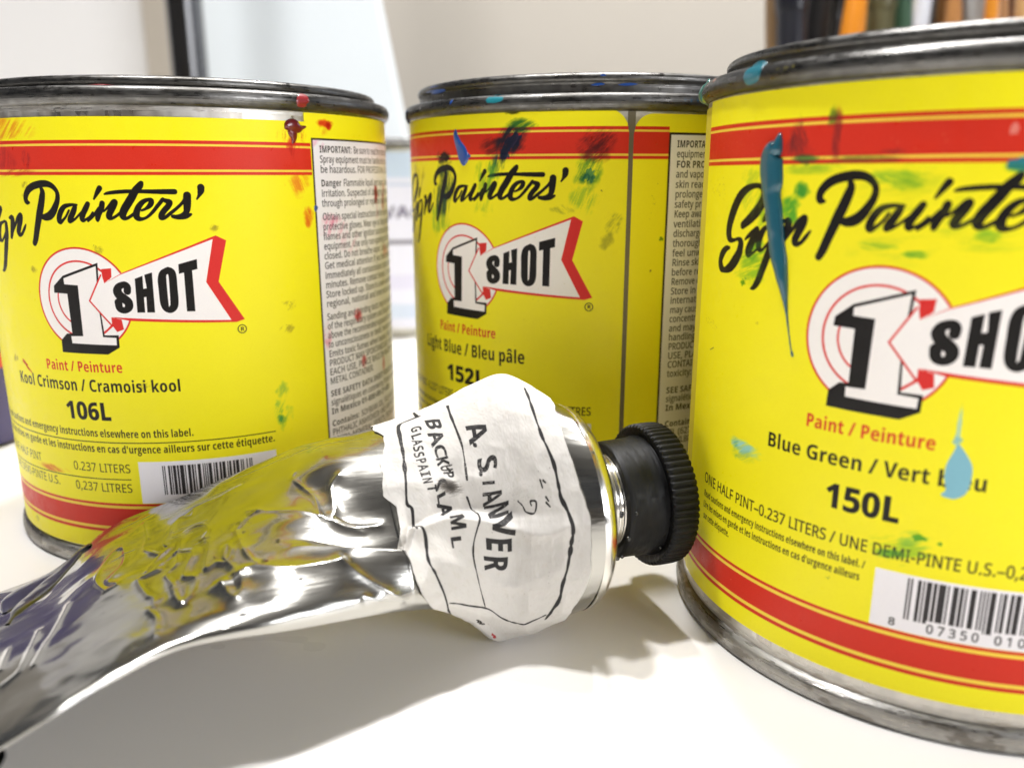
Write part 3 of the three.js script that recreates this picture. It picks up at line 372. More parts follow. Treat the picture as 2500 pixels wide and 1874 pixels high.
makeCan('right front paint can, blue green 150L, with a long teal paint run', RIGHT, -0.66614, {
  off: 1.24, lidUp: 0.9, tilt: [0.006, -0.012], build(t) {
    part('back_label', sheet(-120, -33.0, 3.9, 72.9, CAN_R, 0, 120, 2), plain('#d9c93a', 0.5), t, 'dull yellow back label');
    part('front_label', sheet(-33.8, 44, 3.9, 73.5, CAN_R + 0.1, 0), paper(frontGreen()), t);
    const teal = paint(0x1d5c6e), pale = paint(0x24707f);
    part('paint_drip', daubGeo(DRIP, 1.0, () => CAN_R + 0.2, 6, 14, 0.05), teal, t, 'long teal run of paint');
    part('paint_spot', daubGeo([-22.2, 75.5, 1.6, -21.4, 75.6, 2.5, -20.4, 75.75, 2.7, -19.4, 75.8, 2.3, -18.9, 75.8, 1.4], 0.2, ringRadius, 8, 12, 0.2), pale, t, 'teal daub on the ring');
    part('paint_drip', daubGeo([-40.5, 77.2, 1.6, -41, 76.2, 2.6, -41.3, 75.2, 2.6, -41.2, 74.2, 1.8, -41, 73.6, 0.6], 0.5, (y) => ringRadius(y), 7, 10, 0.25), paint(0x2f6e62), t, 'green and teal drips at the edge of the ring');
    part('paint_spot', daubGeo([-39.8, 75.2, 0.8, -39.2, 74.5, 1.6, -38.6, 73.9, 0.8], 0.5, () => CAN_R + 0.5, 6, 8), paint(0x7f9a3a), t);
    part('paint_spot', daubGeo([-33.5, 75.8, 0.6, -31.5, 76.1, 1.1, -29.5, 76.2, 0.5], 0.04, ringRadius, 7, 8, 0.3), paint(0x9a4a38), t);
    part('paint_spot', daubGeo([-18.6, 75.4, 0.9, -15, 75.7, 1.3, -11.5, 75.8, 0.7], 0.03, ringRadius, 7, 8, 0.3), paint(0x9a8f3a, { roughness: 0.45 }), t);
  },
});
// ---------- the crumpled metal tube ----------
// cross-sections from the shoulder to the flat tail: near edge, far edge, bulge towards the front, bulge behind
const ST = [
  [[.0090,.0042,-.1061],[.0062,.0326,-.1137],.0148,.0148],
  [[-.0010,.0006,-.1048],[-.0021,.0355,-.1145],.0095,.0115],
  [[-.0101,.0100,-.0953],[-.0199,.0279,-.1160],.0065,.0140],
  [[-.0258,.0145,-.0828],[-.0340,.0221,-.1210],.0036,.0110],
  [[-.0359,.0148,-.0788],[-.0530,.0140,-.1225],.0022,.0070],
  [[-.0415,.0138,-.0745],[-.0646,.0094,-.1220],.0018,.0040],
  [[-.0462,.0125,-.0695],[-.0735,.0035,-.1172],.0014,.0022],
  [[-.0521,.0095,-.0669],[-.0830,.0020,-.1100],.0012,.0006],
];
const FEAT = {
  labR:[[0.42,0.13],[0.33,0.241],[0.38,0.559],[0.4,0.878],[0.34,1.238],[0.28,1.418],[0.26,1.557],[0.25,1.848],[0.24,2.042],[0.28,2.25],[0.35,2.513]],
  labL:[[2.11,0.67],[2.05,0.823],[2.15,1.28],[2.23,1.612],[2.14,1.723],[2.16,1.945],[2.21,2.167],[2.18,2.277],[2.16,2.485],[2.11,2.79],[2.01,3.081],[1.81,3.178]],
  creases:[[[4.15,0.269],[4.32,0.753],[4.48,0.85],[4.44,1.238],[4.46,1.418],[4.27,1.571]],[[3.84,1.03],[3.87,1.155],[4.02,1.114],[4.1,1.308],[4.18,1.446],[4.12,1.529],[4.27,1.626],[4.43,1.751]],[[4.01,1.64],[3.98,1.571],[3.95,1.418],[3.82,1.363],[3.71,1.418],[3.68,1.515],[3.72,1.599]],[[4.01,1.64],[3.85,1.709],[3.83,1.792],[3.9,1.903],[3.92,2.014],[3.79,2.083],[3.85,2.25],[3.96,2.319]],[[4.29,1.751],[4.14,1.682],[4.03,1.654],[4.02,1.806],[4.15,1.889],[4.07,2.056],[4.03,2.236],[3.96,2.319]],[[5.05,1.751],[5.19,1.543],[5.13,1.363],[4.98,1.211],[4.84,1.183],[4.78,1.294],[4.8,1.488],[5.02,1.626],[4.88,1.737],[5.05,1.751]],[[4.27,1.779],[4.43,1.792],[4.56,1.82],[4.43,2.042],[4.33,2.125],[4.33,2.222],[4.4,2.25],[4.3,2.402],[4.33,2.651]],[[3.24,1.502],[3.33,1.543],[3.41,1.64],[3.41,1.682],[3.35,1.862],[3.27,2.042],[3.2,2.139]],[[3.51,2.263],[3.41,2.25],[3.33,2.18],[3.19,2.18],[2.9,2.291],[2.6,2.305]],[[3.51,2.263],[3.44,2.402],[3.37,2.471],[3.32,2.388],[3.33,2.208]],[[3.7,1.654],[3.66,1.723],[3.68,2],[3.58,1.986],[3.47,2.014],[3.44,1.889],[3.49,1.82],[3.5,1.959],[3.4,2.125],[3.43,2.194],[3.53,2.236]],[[2.95,1.155],[2.96,1.224],[2.86,1.377],[2.78,1.502],[2.73,1.737]],[[3.34,1.432],[3.07,1.585],[2.85,1.668],[2.63,1.806],[2.43,1.917]],[[2.56,1.363],[2.63,1.46],[2.62,1.668],[2.64,1.765],[2.56,1.848],[2.3,1.876]],[[2.6,2.305],[2.5,2.485],[2.36,2.707],[2.26,2.887]],[[2.53,2.845],[2.5,2.762],[2.41,2.928]],[[3.42,0.975],[3.58,1.003],[3.84,1.03],[4.15,1.28]],[[6.47,2.111],[6.29,2.056],[6.17,1.889],[6.05,1.668]],[[6.12,2.083],[5.99,1.945],[5.77,1.751],[5.61,1.571]],[[6.5,1.931],[6.4,1.709]]],
  drip:[[5.33,0.67],[5.52,0.532],[5.69,0.643],[5.88,0.781],[6.06,0.934],[6.21,1.044],[6.32,1.183],[6.42,1.335]],
  drip2:[[5.99,0.227],[6.14,0.227],[6.26,0.698],[6.28,0.947]],
  flecks:[[4.1,0.615],[4.04,0.726],[3.97,0.795],[3.3,1.502],[3.26,1.488],[3.4,1.585],[3.74,1.626],[3.69,1.626],[3.32,2.748],[3.6,1.917],[3.14,2.139],[3.05,1.931],[3.35,1.709],[3.63,2.305],[2.87,2.43],[4.13,1.792]],
  lines:[[[0.71,0.282],[0.68,0.573],[0.62,0.892],[0.54,1.114],[0.51,1.308],[0.5,1.391],[0.45,1.502],[0.42,1.64],[0.43,1.737],[0.45,1.889],[0.49,2.097],[0.51,2.305],[0.6,2.527]],[[1.72,0.49],[1.88,0.601],[1.93,0.934],[1.95,1.141],[1.99,1.405],[2.04,1.682],[2.01,1.751],[2.05,2.014]],[[2.02,1.973],[1.99,2.056],[2.01,2.319],[1.97,2.457],[1.92,2.707],[1.87,3.053],[1.82,3.178]],[[1.49,0.393],[1.5,0.629],[1.49,0.961],[1.49,1.169],[1.5,1.363]],[[1.51,1.515],[1.47,1.64],[1.46,1.668],[1.55,1.931],[1.57,2.097],[1.53,2.305],[1.44,2.554]],[[1.87,2.845],[1.68,2.707],[1.44,2.554],[1.25,2.513],[0.97,2.499],[0.8,2.513],[0.61,2.457]],[[0.94,1.446],[0.88,1.474],[0.84,1.515],[0.75,1.515],[0.73,1.432],[0.79,1.432],[0.78,1.46]],[[0.68,1.266],[0.66,1.321]],[[0.65,1.266],[0.63,1.28]],[[0.63,1.391],[0.61,1.418]],[[0.63,1.432],[0.6,1.46]]],
  fold:[[[2.18,2.277],[2.07,1.986],[2.01,1.959],[1.76,1.779],[1.47,1.654],[1.23,1.626],[0.91,1.585],[0.46,1.557]],[[2.22,1.571],[2.14,1.737],[2.12,1.945],[2.18,2.208]]],
  big:[[1.35,0.892],[1.37,1.017],[1.29,1.183],[1.36,1.266],[1.3,1.349],[1.26,1.446],[1.23,1.557],[1.2,1.668],[1.25,1.82],[1.31,1.986]],
  mid:[[1.65,0.712],[1.67,0.92],[1.66,1.072],[1.66,1.197],[1.65,1.266],[1.63,1.321],[1.73,1.418],[1.74,1.557],[1.74,1.682],[1.7,1.806],[1.73,2]],
  sml:[[1.78,0.753],[1.8,0.892],[1.81,1.03],[1.82,1.127],[1.83,1.211],[1.83,1.252],[1.83,1.308],[1.83,1.335],[1.83,1.377],[1.81,1.418]],
  smudge:[[1.7,1.446],[1.65,1.488],[1.73,1.502],[1.57,1.377],[1.48,2.873],[1.27,2.873],[1.91,2.18],[1.75,2.527]]};
const add3 = (a, b, s = 1) => a.map((x, i) => x + b[i] * s), sub3 = (a, b) => a.map((x, i) => x - b[i]), dot3 = (a, b) => a[0] * b[0] + a[1] * b[1] + a[2] * b[2];
const cross3 = (a, b) => [a[1] * b[2] - a[2] * b[1], a[2] * b[0] - a[0] * b[2], a[0] * b[1] - a[1] * b[0]], norm3 = (a) => { const l = Math.hypot(...a); return a.map((x) => x / l); };
function along(U, f) { const i = Math.min(ST.length - 2, Math.max(0, Math.floor(U))), t = U - i, g = (k) => f(ST[clamp(k, 0, ST.length - 1)]); return catmull(g(i - 1), g(i), g(i + 1), g(i + 2), t); }
const pt = (U, k) => [0, 1, 2].map((j) => along(U, (s) => s[k][j]));
const AXIS = [0.94, 0, -0.342];
const frames = {};
function frameAt(U) {
  const key = Math.round(U * 4000); if (frames[key]) return frames[key];
  const n = pt(U, 0), f = pt(U, 1), C = n.map((x, i) => (x + f[i]) / 2), A = sub3(f, n).map((x) => x / 2), a = Math.max(0, U - 0.05), b = Math.min(7, U + 0.05);
  const fd = norm3(sub3(add3(pt(b, 0), pt(b, 1)), add3(pt(a, 0), pt(a, 1)))), q = smooth(0, 1.3, U), T = norm3(add3([-0.94 * (1 - q), 0, 0.342 * (1 - q)], fd, q));
  let N = norm3(cross3(T, A)); if (dot3(N, sub3([0, 0.065, 0], C)) < 0) N = N.map((x) => -x);
  return (frames[key] = { C, A, N, T, bt: along(U, (s) => s[2]), bb: along(U, (s) => s[3]) });
}
function tubeBase(U, phi) { const { C, A, N, bt, bb } = frameAt(U), c = Math.cos(phi), s = Math.sin(phi); const q = clamp((U - 0.3) / 1.3, 0, 1), w = 1 - q + q * (0.12 + 1.2 * ((1 + c) / 2) ** 1.3); return add3(add3(C, A, c), N, s > 0 ? bt * s ** (1 - 0.5 * clamp((U - 1.7) / 1.2, 0, 1)) : bb * s * w); }
// creases pressed into the metal, as polylines on the surface
const BROAD = { 8: 1, 9: 1, 13: 1, 14: 1, 15: 1, 16: 1 };
const creases = FEAT.creases.map((c, k) => { const P = sampleStroke(c.flat(), 6, 2).map(([u, p]) => tubeBase(u, p)); return { P, w: BROAD[k] ? 0.9 : 0.36, h: [0.19, 0.18, 0.18, 0.18, 0.19, 0.19, 0.19, 0.19, 0.42, 0.34, 0.18, 0.19, 0.14, 0.45, 0.45, 0.3, 0.18, 0.16, 0.16, 0.16][k] || 0.2 }; });
for (const c of creases) { c.lo = [0, 1, 2].map((j) => Math.min(...c.P.map((p) => p[j])) - 0.006); c.hi = [0, 1, 2].map((j) => Math.max(...c.P.map((p) => p[j])) + 0.006); }
function segDist(p, a, b) { const d = sub3(b, a), q = sub3(p, a), t = clamp(dot3(q, d) / (dot3(d, d) + 1e-12), 0, 1); return Math.hypot(q[0] - d[0] * t, q[1] - d[1] * t, q[2] - d[2] * t); }
const foldLine = FEAT.fold[0].slice().sort((a, b) => a[0] - b[0]);
function foldPhi(U) { if (U <= foldLine[0][0]) return foldLine[0][1]; for (let i = 1; i < foldLine.length; i++) if (U <= foldLine[i][0]) { const [a, p] = foldLine[i - 1], [b, q] = foldLine[i]; return lerp(p, q, (U - a) / (b - a)); } return lerp(2.2, 2.0, smooth(2.2, 3, U)); }
function tubeOffset(U, phi, p) {                                  // metres along the outward normal
  const front = smooth(0.05, 0.4, phi) * smooth(0.05, 0.4, Math.PI - phi);
  let d = 0;
  // the deep dent at the middle and the fold that runs from it under the paper
  const df = phi - foldPhi(U), on = smooth(0.35, 1.5, U) * (1 - smooth(2.15, 3.1, U));
  d += on * front * (df < 0 ? -2.3 * Math.exp(df / 0.2) * smooth(0, 0.06, -df) : 1.0 * Math.exp(-df / 0.36) * smooth(0, 0.04, df));
  d += -1.9 * Math.exp(-(((U - 2.38) / 0.3) ** 2) - ((phi - 1.85) / 0.32) ** 2) * front;
  d += 0.9 * Math.exp(-(((U - 2.6) / 0.3) ** 2) - ((phi - 1.1) / 0.4) ** 2) * front - 0.8 * Math.exp(-(((U - 2.75) / 0.22) ** 2) - ((phi - 1.45) / 0.2) ** 2) * front;
  d += -0.6 * Math.exp(-(((U - 2.45) / 0.15) ** 2) - ((phi - 2.6) / 0.25) ** 2) * front;
  const x = p[0] * 1000, y = p[1] * 1000, z = p[2] * 1000, bare = smooth(1.7, 2.6, U);
  d += bare * front * (0.5 * fbm(x * 0.085, y * 0.085, z * 0.085, 2) + 0.22 * fbm(x * 0.18 + 5, y * 0.18, z * 0.18, 2) + 0.14 * (0.22 - Math.abs(noise3(x * 0.13 + 9, y * 0.13, z * 0.13))) + 0.03 * (0.2 - Math.abs(noise3(x * 0.31 + 2, y * 0.31, z * 0.31 + 4))) + 0.02 * noise3(x * 0.4, y * 0.4, z * 0.4)) * (1 - 0.4 * smooth(5, 7, U));
  d += (1 - bare) * 0.12 * fbm(x * 0.2, y * 0.2, z * 0.2, 2);
  for (const c of creases) {
    if (p[0] < c.lo[0] || p[0] > c.hi[0] || p[1] < c.lo[1] || p[1] > c.hi[1] || p[2] < c.lo[2] || p[2] > c.hi[2]) continue;
    let m = 1; for (let i = 1; i < c.P.length; i++) m = Math.min(m, segDist(p, c.P[i - 1], c.P[i]));
    m *= 1000; d += front * c.h * Math.exp(-(Math.sqrt(m * m + 0.03) - 0.17) / c.w);
  }
  return d / 1000;
}
const surfCache = new Map();
function tubeAt(U, phi, lift = 0) { const p = tubeBase(U, phi), { A, N, bt, bb } = frameAt(U), a = Math.hypot(...A), b = Math.max(0.0006, Math.sin(phi) > 0 ? bt : bb), n = norm3(add3(A.map((x) => (x / a) * (Math.cos(phi) / a)), N, Math.sin(phi) / b)); return add3(p, n, tubeOffset(U, phi, p) + lift); }
const PHI = (t) => t < 0.72 ? lerp(-0.25, Math.PI + 0.25, t / 0.72) : lerp(Math.PI + 0.25, 2 * Math.PI - 0.25, (t - 0.72) / 0.28);
const tubeThing = thing('paint_tube', 'crumpled silver paint tube with a paper label and black cap, lying before the cans', 'paint tube');
// the metal: brushed, with flecks of dried paint
const tubeFlecks = (() => {
  const c = canvas(2048, 1024), x = c.getContext('2d'); x.fillStyle = '#a09e97'; x.fillRect(0, 0, 2048, 1024);
  const put = (u, p) => [((u) / 7) * 2048, ((p + 0.25) / (Math.PI + 0.5)) * 0.72 * 1024];
  for (let i = 0; i < 5000; i++) { x.globalAlpha = 0.05 + 0.1 * rnd(); x.strokeStyle = rnd() < 0.5 ? '#8a8882' : '#b6b4ad'; x.lineWidth = 0.6 + rnd(); const a = rnd() * 2048, b = rnd() * 1024; x.beginPath(); x.moveTo(a, b); x.lineTo(a + 10 + 60 * rnd(), b + gauss() * 8); x.stroke(); }
  const m = canvas(2048, 1024), y = m.getContext('2d'); y.fillStyle = '#fff'; y.fillRect(0, 0, 2048, 1024);
  const fleck = (u, p, a, b, col) => { const [X, Y] = put(u, p); for (const [g, k] of [[x, col], [y, '#000']]) { g.globalAlpha = 1; g.fillStyle = k; g.beginPath(); for (let i = 0; i < 24; i++) { const t = (i / 24) * 6.283, r = 1 + 0.5 * noise3(u * 9 + Math.cos(t) * 1.5, p * 9 + Math.sin(t) * 1.5, 3); g[i ? 'lineTo' : 'moveTo'](X + Math.cos(t) * a * r, Y + Math.sin(t) * b * r); } g.closePath(); g.fill(); } };
  FEAT.flecks.forEach(([u, p], i) => fleck(u, p, [9, 12, 8, 9, 8, 6, 10, 7, 10, 5, 7, 5, 4, 4, 4, 4][i] || 4, [6, 7, 4, 6, 5, 5, 6, 4, 7, 4, 6, 4, 3, 3, 3, 3][i] || 3, '#1d1915'));
  for (let i = 0; i < 60; i++) fleck(2.4 + rnd() * 3.4, 0.5 + rnd() * 2.2, 1 + 2 * rnd() * rnd(), 0.8 + 1.6 * rnd(), '#3a332a');
  for (let i = 0; i < 26; i++) fleck(5.9 + gauss() * 0.3, 0.95 + gauss() * 0.2, 1.5 + 3 * rnd(), 1 + 2 * rnd(), rnd() < 0.7 ? '#8a4a1c' : '#1d1915');
  return [tex(c), tex(m, false)];
})();
const alu = new THREE.MeshPhysicalMaterial({ name: 'crumpled_aluminium', color: 0xffffff, map: tubeFlecks[0], metalness: 1, metalnessMap: tubeFlecks[1], roughness: 1, clearcoat: 1, clearcoatRoughness: 0.07,
  roughnessMap: dataTex(512, 512, grey((u, v) => 0.22 + 0.05 * noise3(u * 9, v * 60, 2) + 0.03 * noise3(u * 30, v * 200, 6) + 0.05 * fbm(u * 6, v * 6, 9, 3))), bumpMap: dataTex(1024, 1024, grey((u, v) => 0.5 + 0.3 * noise3(u * 22, v * 160, 1) + 0.25 * noise3(u * 60, v * 300, 3))), bumpScale: 0.000012 });
const body = grid(760, 560, (a, b) => { const U = 7 * a, phi = PHI(b), p = tubeAt(U, phi); return [...p, a, 1 - b]; });
part('tube_body', mergeVertices(body), alu, tubeThing);
// the rolled end
part('crimped_end', mergeVertices(grid(60, 24, (a, b) => { const { C, A, N } = frameAt(6.96), t = b * 2 * Math.PI, k = lerp(-1.01, 1.01, a), r = 0.0015 + 0.0002 * noise3(a * 9, b, 1), o = norm3(cross3(A, N)), q = add3(add3(add3(C, A, k), N, r * Math.cos(t)), o, r * 1.6 * Math.sin(t)); return [...q, a * 0.3, b * 0.1]; })), alu, tubeThing);
// shoulder, threaded neck and cap turn on the tube's axis
const rimC = [0.0076, 0.0184, -0.1099];
const onAxis = new THREE.Matrix4().compose(V3(...rimC), new THREE.Quaternion().setFromUnitVectors(V3(0, 1, 0), V3(...AXIS)), V3(1, 1, 1));
const turned = (pts, n = 120) => { const g = new THREE.LatheGeometry(mm(pts), n); g.applyMatrix4(onAxis); return g; };
const SHINE = new THREE.MeshPhysicalMaterial({ name: 'shoulder_metal', color: 0xdedcd6, metalness: 1, roughness: 1, roughnessMap: dataTex(256, 256, grey((u, v) => 0.2 + 0.09 * noise3(u * 12, v * 30, 2) + 0.06 * noise3(u * 60, v * 60, 2))) });
part('shoulder', turned(curve2([[14.9, -0.6], [14.85, 0.2], [14.55, 0.9], [13.8, 1.6], [12.4, 2.2], [10.2, 2.8], [8.2, 3.3], [7.3, 3.7]], 30)), SHINE, tubeThing);
const neck = [[7.3, 3.7], [7.0, 3.9]]; for (let i = 0; i < 5; i++) neck.push([6.75, 4.1 + i * 0.75], [6.8, 4.3 + i * 0.75], [7.15, 4.5 + i * 0.75], [7.15, 4.62 + i * 0.75], [6.8, 4.8 + i * 0.75]); neck.push([6.7, 8.2]);
part('neck', turned(neck), SHINE, tubeThing);
const bakelite = new THREE.MeshPhysicalMaterial({ name: 'black_cap_plastic', color: 0x060606, roughness: 1, specularIntensity: 0.55, roughnessMap: dataTex(256, 256, grey((u, v) => 0.5 + 0.16 * fbm(u * 14, v * 14, 3, 3) + 0.08 * noise3(u * 80, v * 80, 1))), bumpMap: dataTex(256, 256, grey((u, v) => 0.5 + 0.4 * fbm(u * 24, v * 24, 5, 3))), bumpScale: 0.00006 });
const cap = part('cap', turned([[6.9, 6.6], [7.4, 6.3], [8.3, 6.25], [8.6, 6.5], [8.65, 7.2], [8.7, 9.5], [8.8, 11.6], [9.0, 12.4]]), bakelite, tubeThing);
{
  const N = 66, prof = [[8.6, 12.6], [9.5, 12.35], [10.1, 12.2], [10.45, 12.3], [10.62, 12.6], [10.68, 13.2], [10.68, 15.4], [10.6, 16.0], [10.35, 16.3], [9.8, 16.4], [0.02, 16.4]], NS = N * 8;
  const g = grid(prof.length - 1, NS, (a, b) => { const [r0, h] = prof[Math.round(a * (prof.length - 1))], t = b * 2 * Math.PI, k = r0 > 10.3 ? 1 : 0, r = r0 - k * 0.32 * (0.5 - 0.5 * Math.cos(N * t)) ** 2; return [r * Math.cos(t) / 1000, h / 1000, r * Math.sin(t) / 1000, a, b * 6]; }, false);
  g.applyMatrix4(onAxis); part('knurled_rim', g, bakelite, cap);
}
// drops of paint on the cap and the thread
{
  const bits = []; for (const [t, h, r, s] of [[0.2, 6.6, 8.45, 0.6], [0.35, 6.8, 8.5, 0.5], [0.1, 7.0, 8.6, 0.45], [-0.2, 6.5, 8.5, 0.5], [1.3, 5.6, 7.1, 0.42], [1.36, 7.2, 8.6, 0.3], [0.9, 6.4, 8.5, 0.4], [0.6, 12.0, 9.0, 0.3]]) { const g = new THREE.SphereGeometry(s / 1000, 16, 12); g.scale(1, 0.7, 0.8); g.translate((r / 1000) * Math.cos(t), h / 1000, (r / 1000) * Math.sin(t)); g.applyMatrix4(onAxis); bits.push(g); }
  part('paint_spot', mergeGeometries(bits), paint(0x0b0b0a), tubeThing, 'dried black paint round the thread');
}
// thick paint that ran over the tail edge
function tubeDaub(list, w, h, n = 9) { const P = sampleStroke(list.flat(), n, 2), L = P.length - 1; return mergeVertices(grid(L, 10, (a, b) => { const i = Math.round(a * L), [U, phi] = P[i], q = P[Math.max(0, i - 1)], e = P[Math.min(L, i + 1)], ww = w(i / L), t = (b - 0.5) * Math.PI, du = e[0] - q[0], dp = e[1] - q[1], ku = 0.0105, kp = 0.021, l = Math.hypot(du * ku, dp * kp) || 1, o = Math.sin(t) * ww * 0.5; const U2 = clamp(U - (dp * kp / l) * (o / ku) / 1000 * 1, 0, 7), p2 = phi + (du * ku / l) * (o / kp) / 1000; return [...tubeAt(U2, p2, (Math.cos(t) * h * Math.min(1, ww / 1.2) - 0.02) / 1000), a, b]; })); }
part('paint_drip', tubeDaub(FEAT.drip, (t) => 0.6 + 5.4 * Math.sin(Math.min(1, t * 1.1) * Math.PI) ** 0.8 * (1 - 0.35 * t), 0.4), paint(0x0c0a0c), tubeThing, 'glossy black run of paint');
part('paint_drip', tubeDaub([[5.6, 0.45], [5.85, 0.5], [6.1, 0.62], [6.3, 0.85], [6.45, 1.1]], (t) => 0.6 + 5.5 * Math.sin(t * Math.PI), 0.3), paint(0x14142c), tubeThing, 'dark blue run of paint');

// ---------- the paper label on the tube ----------
const labelEdge = (list, phi, ends) => { const P = [[-0.9, ends[0]], ...list.map(([u, p]) => [p, u]).sort((a, b) => a[0] - b[0]), [4.1, ends[1]]]; for (let i = 1; i < P.length; i++) if (phi <= P[i][0]) return lerp(P[i - 1][1], P[i][1], clamp((phi - P[i - 1][0]) / (P[i][0] - P[i - 1][0]), 0, 1)); return P[P.length - 1][1]; };
const LU = 2.5, P0 = -0.9, P1 = 4.0, tubePrint = (() => {
  const W = 1100, H = 2048, c = canvas(W, H), x = c.getContext('2d'), X = (u) => (1 - u / LU) * W, Y = (p) => ((p - P0) / (P1 - P0)) * H, mx = W / (LU * 12.2), my = H / ((P1 - P0) * 16.5);
  x.fillStyle = '#c6c2bb'; x.fillRect(0, 0, W, H); x.lineCap = 'round'; x.lineJoin = 'round';
  for (let i = 0; i < 5200; i++) { x.globalAlpha = 0.05 + 0.1 * rnd(); x.fillStyle = rnd() < 0.6 ? '#b4ac9e' : '#d4d0c9'; x.beginPath(); x.ellipse(rnd() * W, rnd() * H, 3 + 22 * rnd() * rnd(), 2 + 16 * rnd() * rnd(), rnd() * 3, 0, 7); x.fill(); }
  const line = (pts, w, col = '#191615', alpha = 1) => { const P = sampleStroke(pts.flat(), 10, 2); x.strokeStyle = col; x.globalAlpha = alpha; for (let i = 1; i < P.length; i++) { x.lineWidth = w * (0.8 + 0.35 * noise3(i * 0.35, w, 3)); x.beginPath(); x.moveTo(X(P[i - 1][0]), Y(P[i - 1][1])); x.lineTo(X(P[i][0]), Y(P[i][1])); x.stroke(); } };
  const LN = FEAT.lines; line(LN[0], 17); line(LN[1], 14); line(LN[2], 12); line(LN[3], 9); line(LN[4], 9); line(LN[5], 10); line(LN[6], 7); for (let i = 7; i < 11; i++) line(LN[i], 8);
  line([[1.73, 0.5], [1.72, 0.2], [1.65, -0.1]], 13);
  // each letter: foot and head along the tube, place of foot and head and the two sides round the tube
  const letter = ([ch, u0, pf, u1, ph, pa, pb], bold, fat) => {
    x.save(); x.font = (bold ? 'bold ' : '') + '100px sans-serif'; x.textAlign = 'center'; const cap = ch === '.' ? 15 : 71.4, w = x.measureText(ch).width * (ch === '.' ? 0.6 : 0.86);
    const dx = X(u1) - X(u0), dy = (Y(ph) - Y(pf)); x.transform(0, (Y(pb) - Y(pa)) / w, -dx / cap, -dy / cap, X(u0), (Y(pf) + (Y(pa) + Y(pb)) / 2 - dy / 2) / 2); x.globalAlpha = 1; x.fillStyle = '#191615'; x.fillText(ch, 0, 0);
    if (fat) { x.strokeStyle = '#191615'; x.lineWidth = fat; x.strokeText(ch, 0, 0); } x.restore();
  };
  for (const l of [['A',1.42,0.92,1.25,0.85,0.809,0.989],['.',1.39,1.03,1.36,1.03,1.003,1.044],['S',1.38,1.224,1.19,1.155,1.127,1.252],['.',1.38,1.294,1.35,1.28,1.266,1.308],['l',1.36,1.363,1.24,1.335,1.335,1.377],['A',1.36,1.502,1.16,1.405,1.405,1.502],['N',1.35,1.599,1.08,1.502,1.502,1.612],['V',1.34,1.709,1.03,1.612,1.599,1.737],['E',1.41,1.876,1.08,1.779,1.765,1.876],['R',1.45,2.056,1.14,1.945,1.931,2.056]]) letter(l, true, 2);
  for (const l of [['B',1.69,0.698,1.59,0.712,0.629,0.795],['A',1.71,0.947,1.61,0.892,0.85,1.003],['C',1.7,1.1,1.62,1.072,1.03,1.155],['K',1.71,1.215,1.62,1.185,1.16,1.238],['U',1.69,1.285,1.6,1.255,1.246,1.302],['P',1.68,1.345,1.6,1.318,1.31,1.372],['(',1.75,1.46,1.68,1.391,1.418,1.488],['L',1.78,1.612,1.71,1.557,1.543,1.626],['A',1.79,1.723,1.67,1.654,1.64,1.751],['M',1.75,1.862,1.62,1.779,1.751,1.876],['L',1.77,2.042,1.68,1.986,1.959,2.056]]) letter(l, false, 8);
  [...'GLASSPAINT'].forEach((ch, i) => { const [u] = FEAT.sml[i], q = (k) => 0.763 + 0.76 * (k / 9) ** 0.84, p = q(i), h = (q(i + 1) - p) * 0.36; letter([ch, u + 0.037, p + 0.015, u - 0.037, p - 0.015, p - h, p + h], false, 7); });
  // worn print and smudges
  x.strokeStyle = '#c6c2bb'; for (let i = 0; i < 1500; i++) { const u = 1.1 + rnd() * 0.9, p = 1.25 + gauss() * 0.35; x.globalAlpha = 0.5; x.lineWidth = 0.7 + 1.6 * rnd(); x.beginPath(); x.moveTo(X(u), Y(p)); x.lineTo(X(u) + gauss() * 16, Y(p) + gauss() * 8); x.stroke(); }
  x.strokeStyle = '#2a2623'; for (let i = 0; i < 900; i++) { const u = 1.68 + gauss() * 0.08, p = 1.47 + gauss() * 0.06; x.globalAlpha = 0.16; x.lineWidth = 0.8 + 1.4 * rnd(); x.beginPath(); x.moveTo(X(u), Y(p)); x.lineTo(X(u) + 10 + 14 * rnd(), Y(p) - 4 - 8 * rnd()); x.stroke(); }
  for (let i = 0; i < 260; i++) { const u = 1.0 + gauss() * 0.3, p = 1.42 + gauss() * 0.12; x.globalAlpha = 0.1; x.lineWidth = 0.8 + rnd(); x.beginPath(); x.moveTo(X(u), Y(p)); x.lineTo(X(u) + 9 * rnd(), Y(p) - 6 * rnd()); x.stroke(); }
  for (let i = 0; i < 420; i++) { x.globalAlpha = 0.25 + 0.4 * rnd(); x.fillStyle = '#4a4038'; x.beginPath(); x.arc(rnd() * W, rnd() * H, 0.6 + 1.8 * rnd() * rnd(), 0, 7); x.fill(); }
  x.globalAlpha = 1; x.fillStyle = '#1a1614'; for (let i = 0; i < 40; i++) { x.beginPath(); x.arc(X(1.48 + gauss() * 0.05), Y(2.875 + gauss() * 0.04), 2 + 4 * rnd(), 0, 7); x.fill(); }
  x.fillStyle = '#a3262a'; for (let i = 0; i < 24; i++) { x.beginPath(); x.arc(X(1.25 + gauss() * 0.03), Y(2.93 + gauss() * 0.03), 2 + 4 * rnd(), 0, 7); x.fill(); }
  return tex(c);
})();
const paperMat = new THREE.MeshPhysicalMaterial({ name: 'worn_paper', map: tubePrint, roughness: 0.72, bumpMap: dataTex(512, 512, grey((u, v) => 0.5 + 0.3 * fbm(u * 18, v * 30, 2, 4) + 0.15 * noise3(u * 150, v * 220, 4))), bumpScale: 0.00008 });
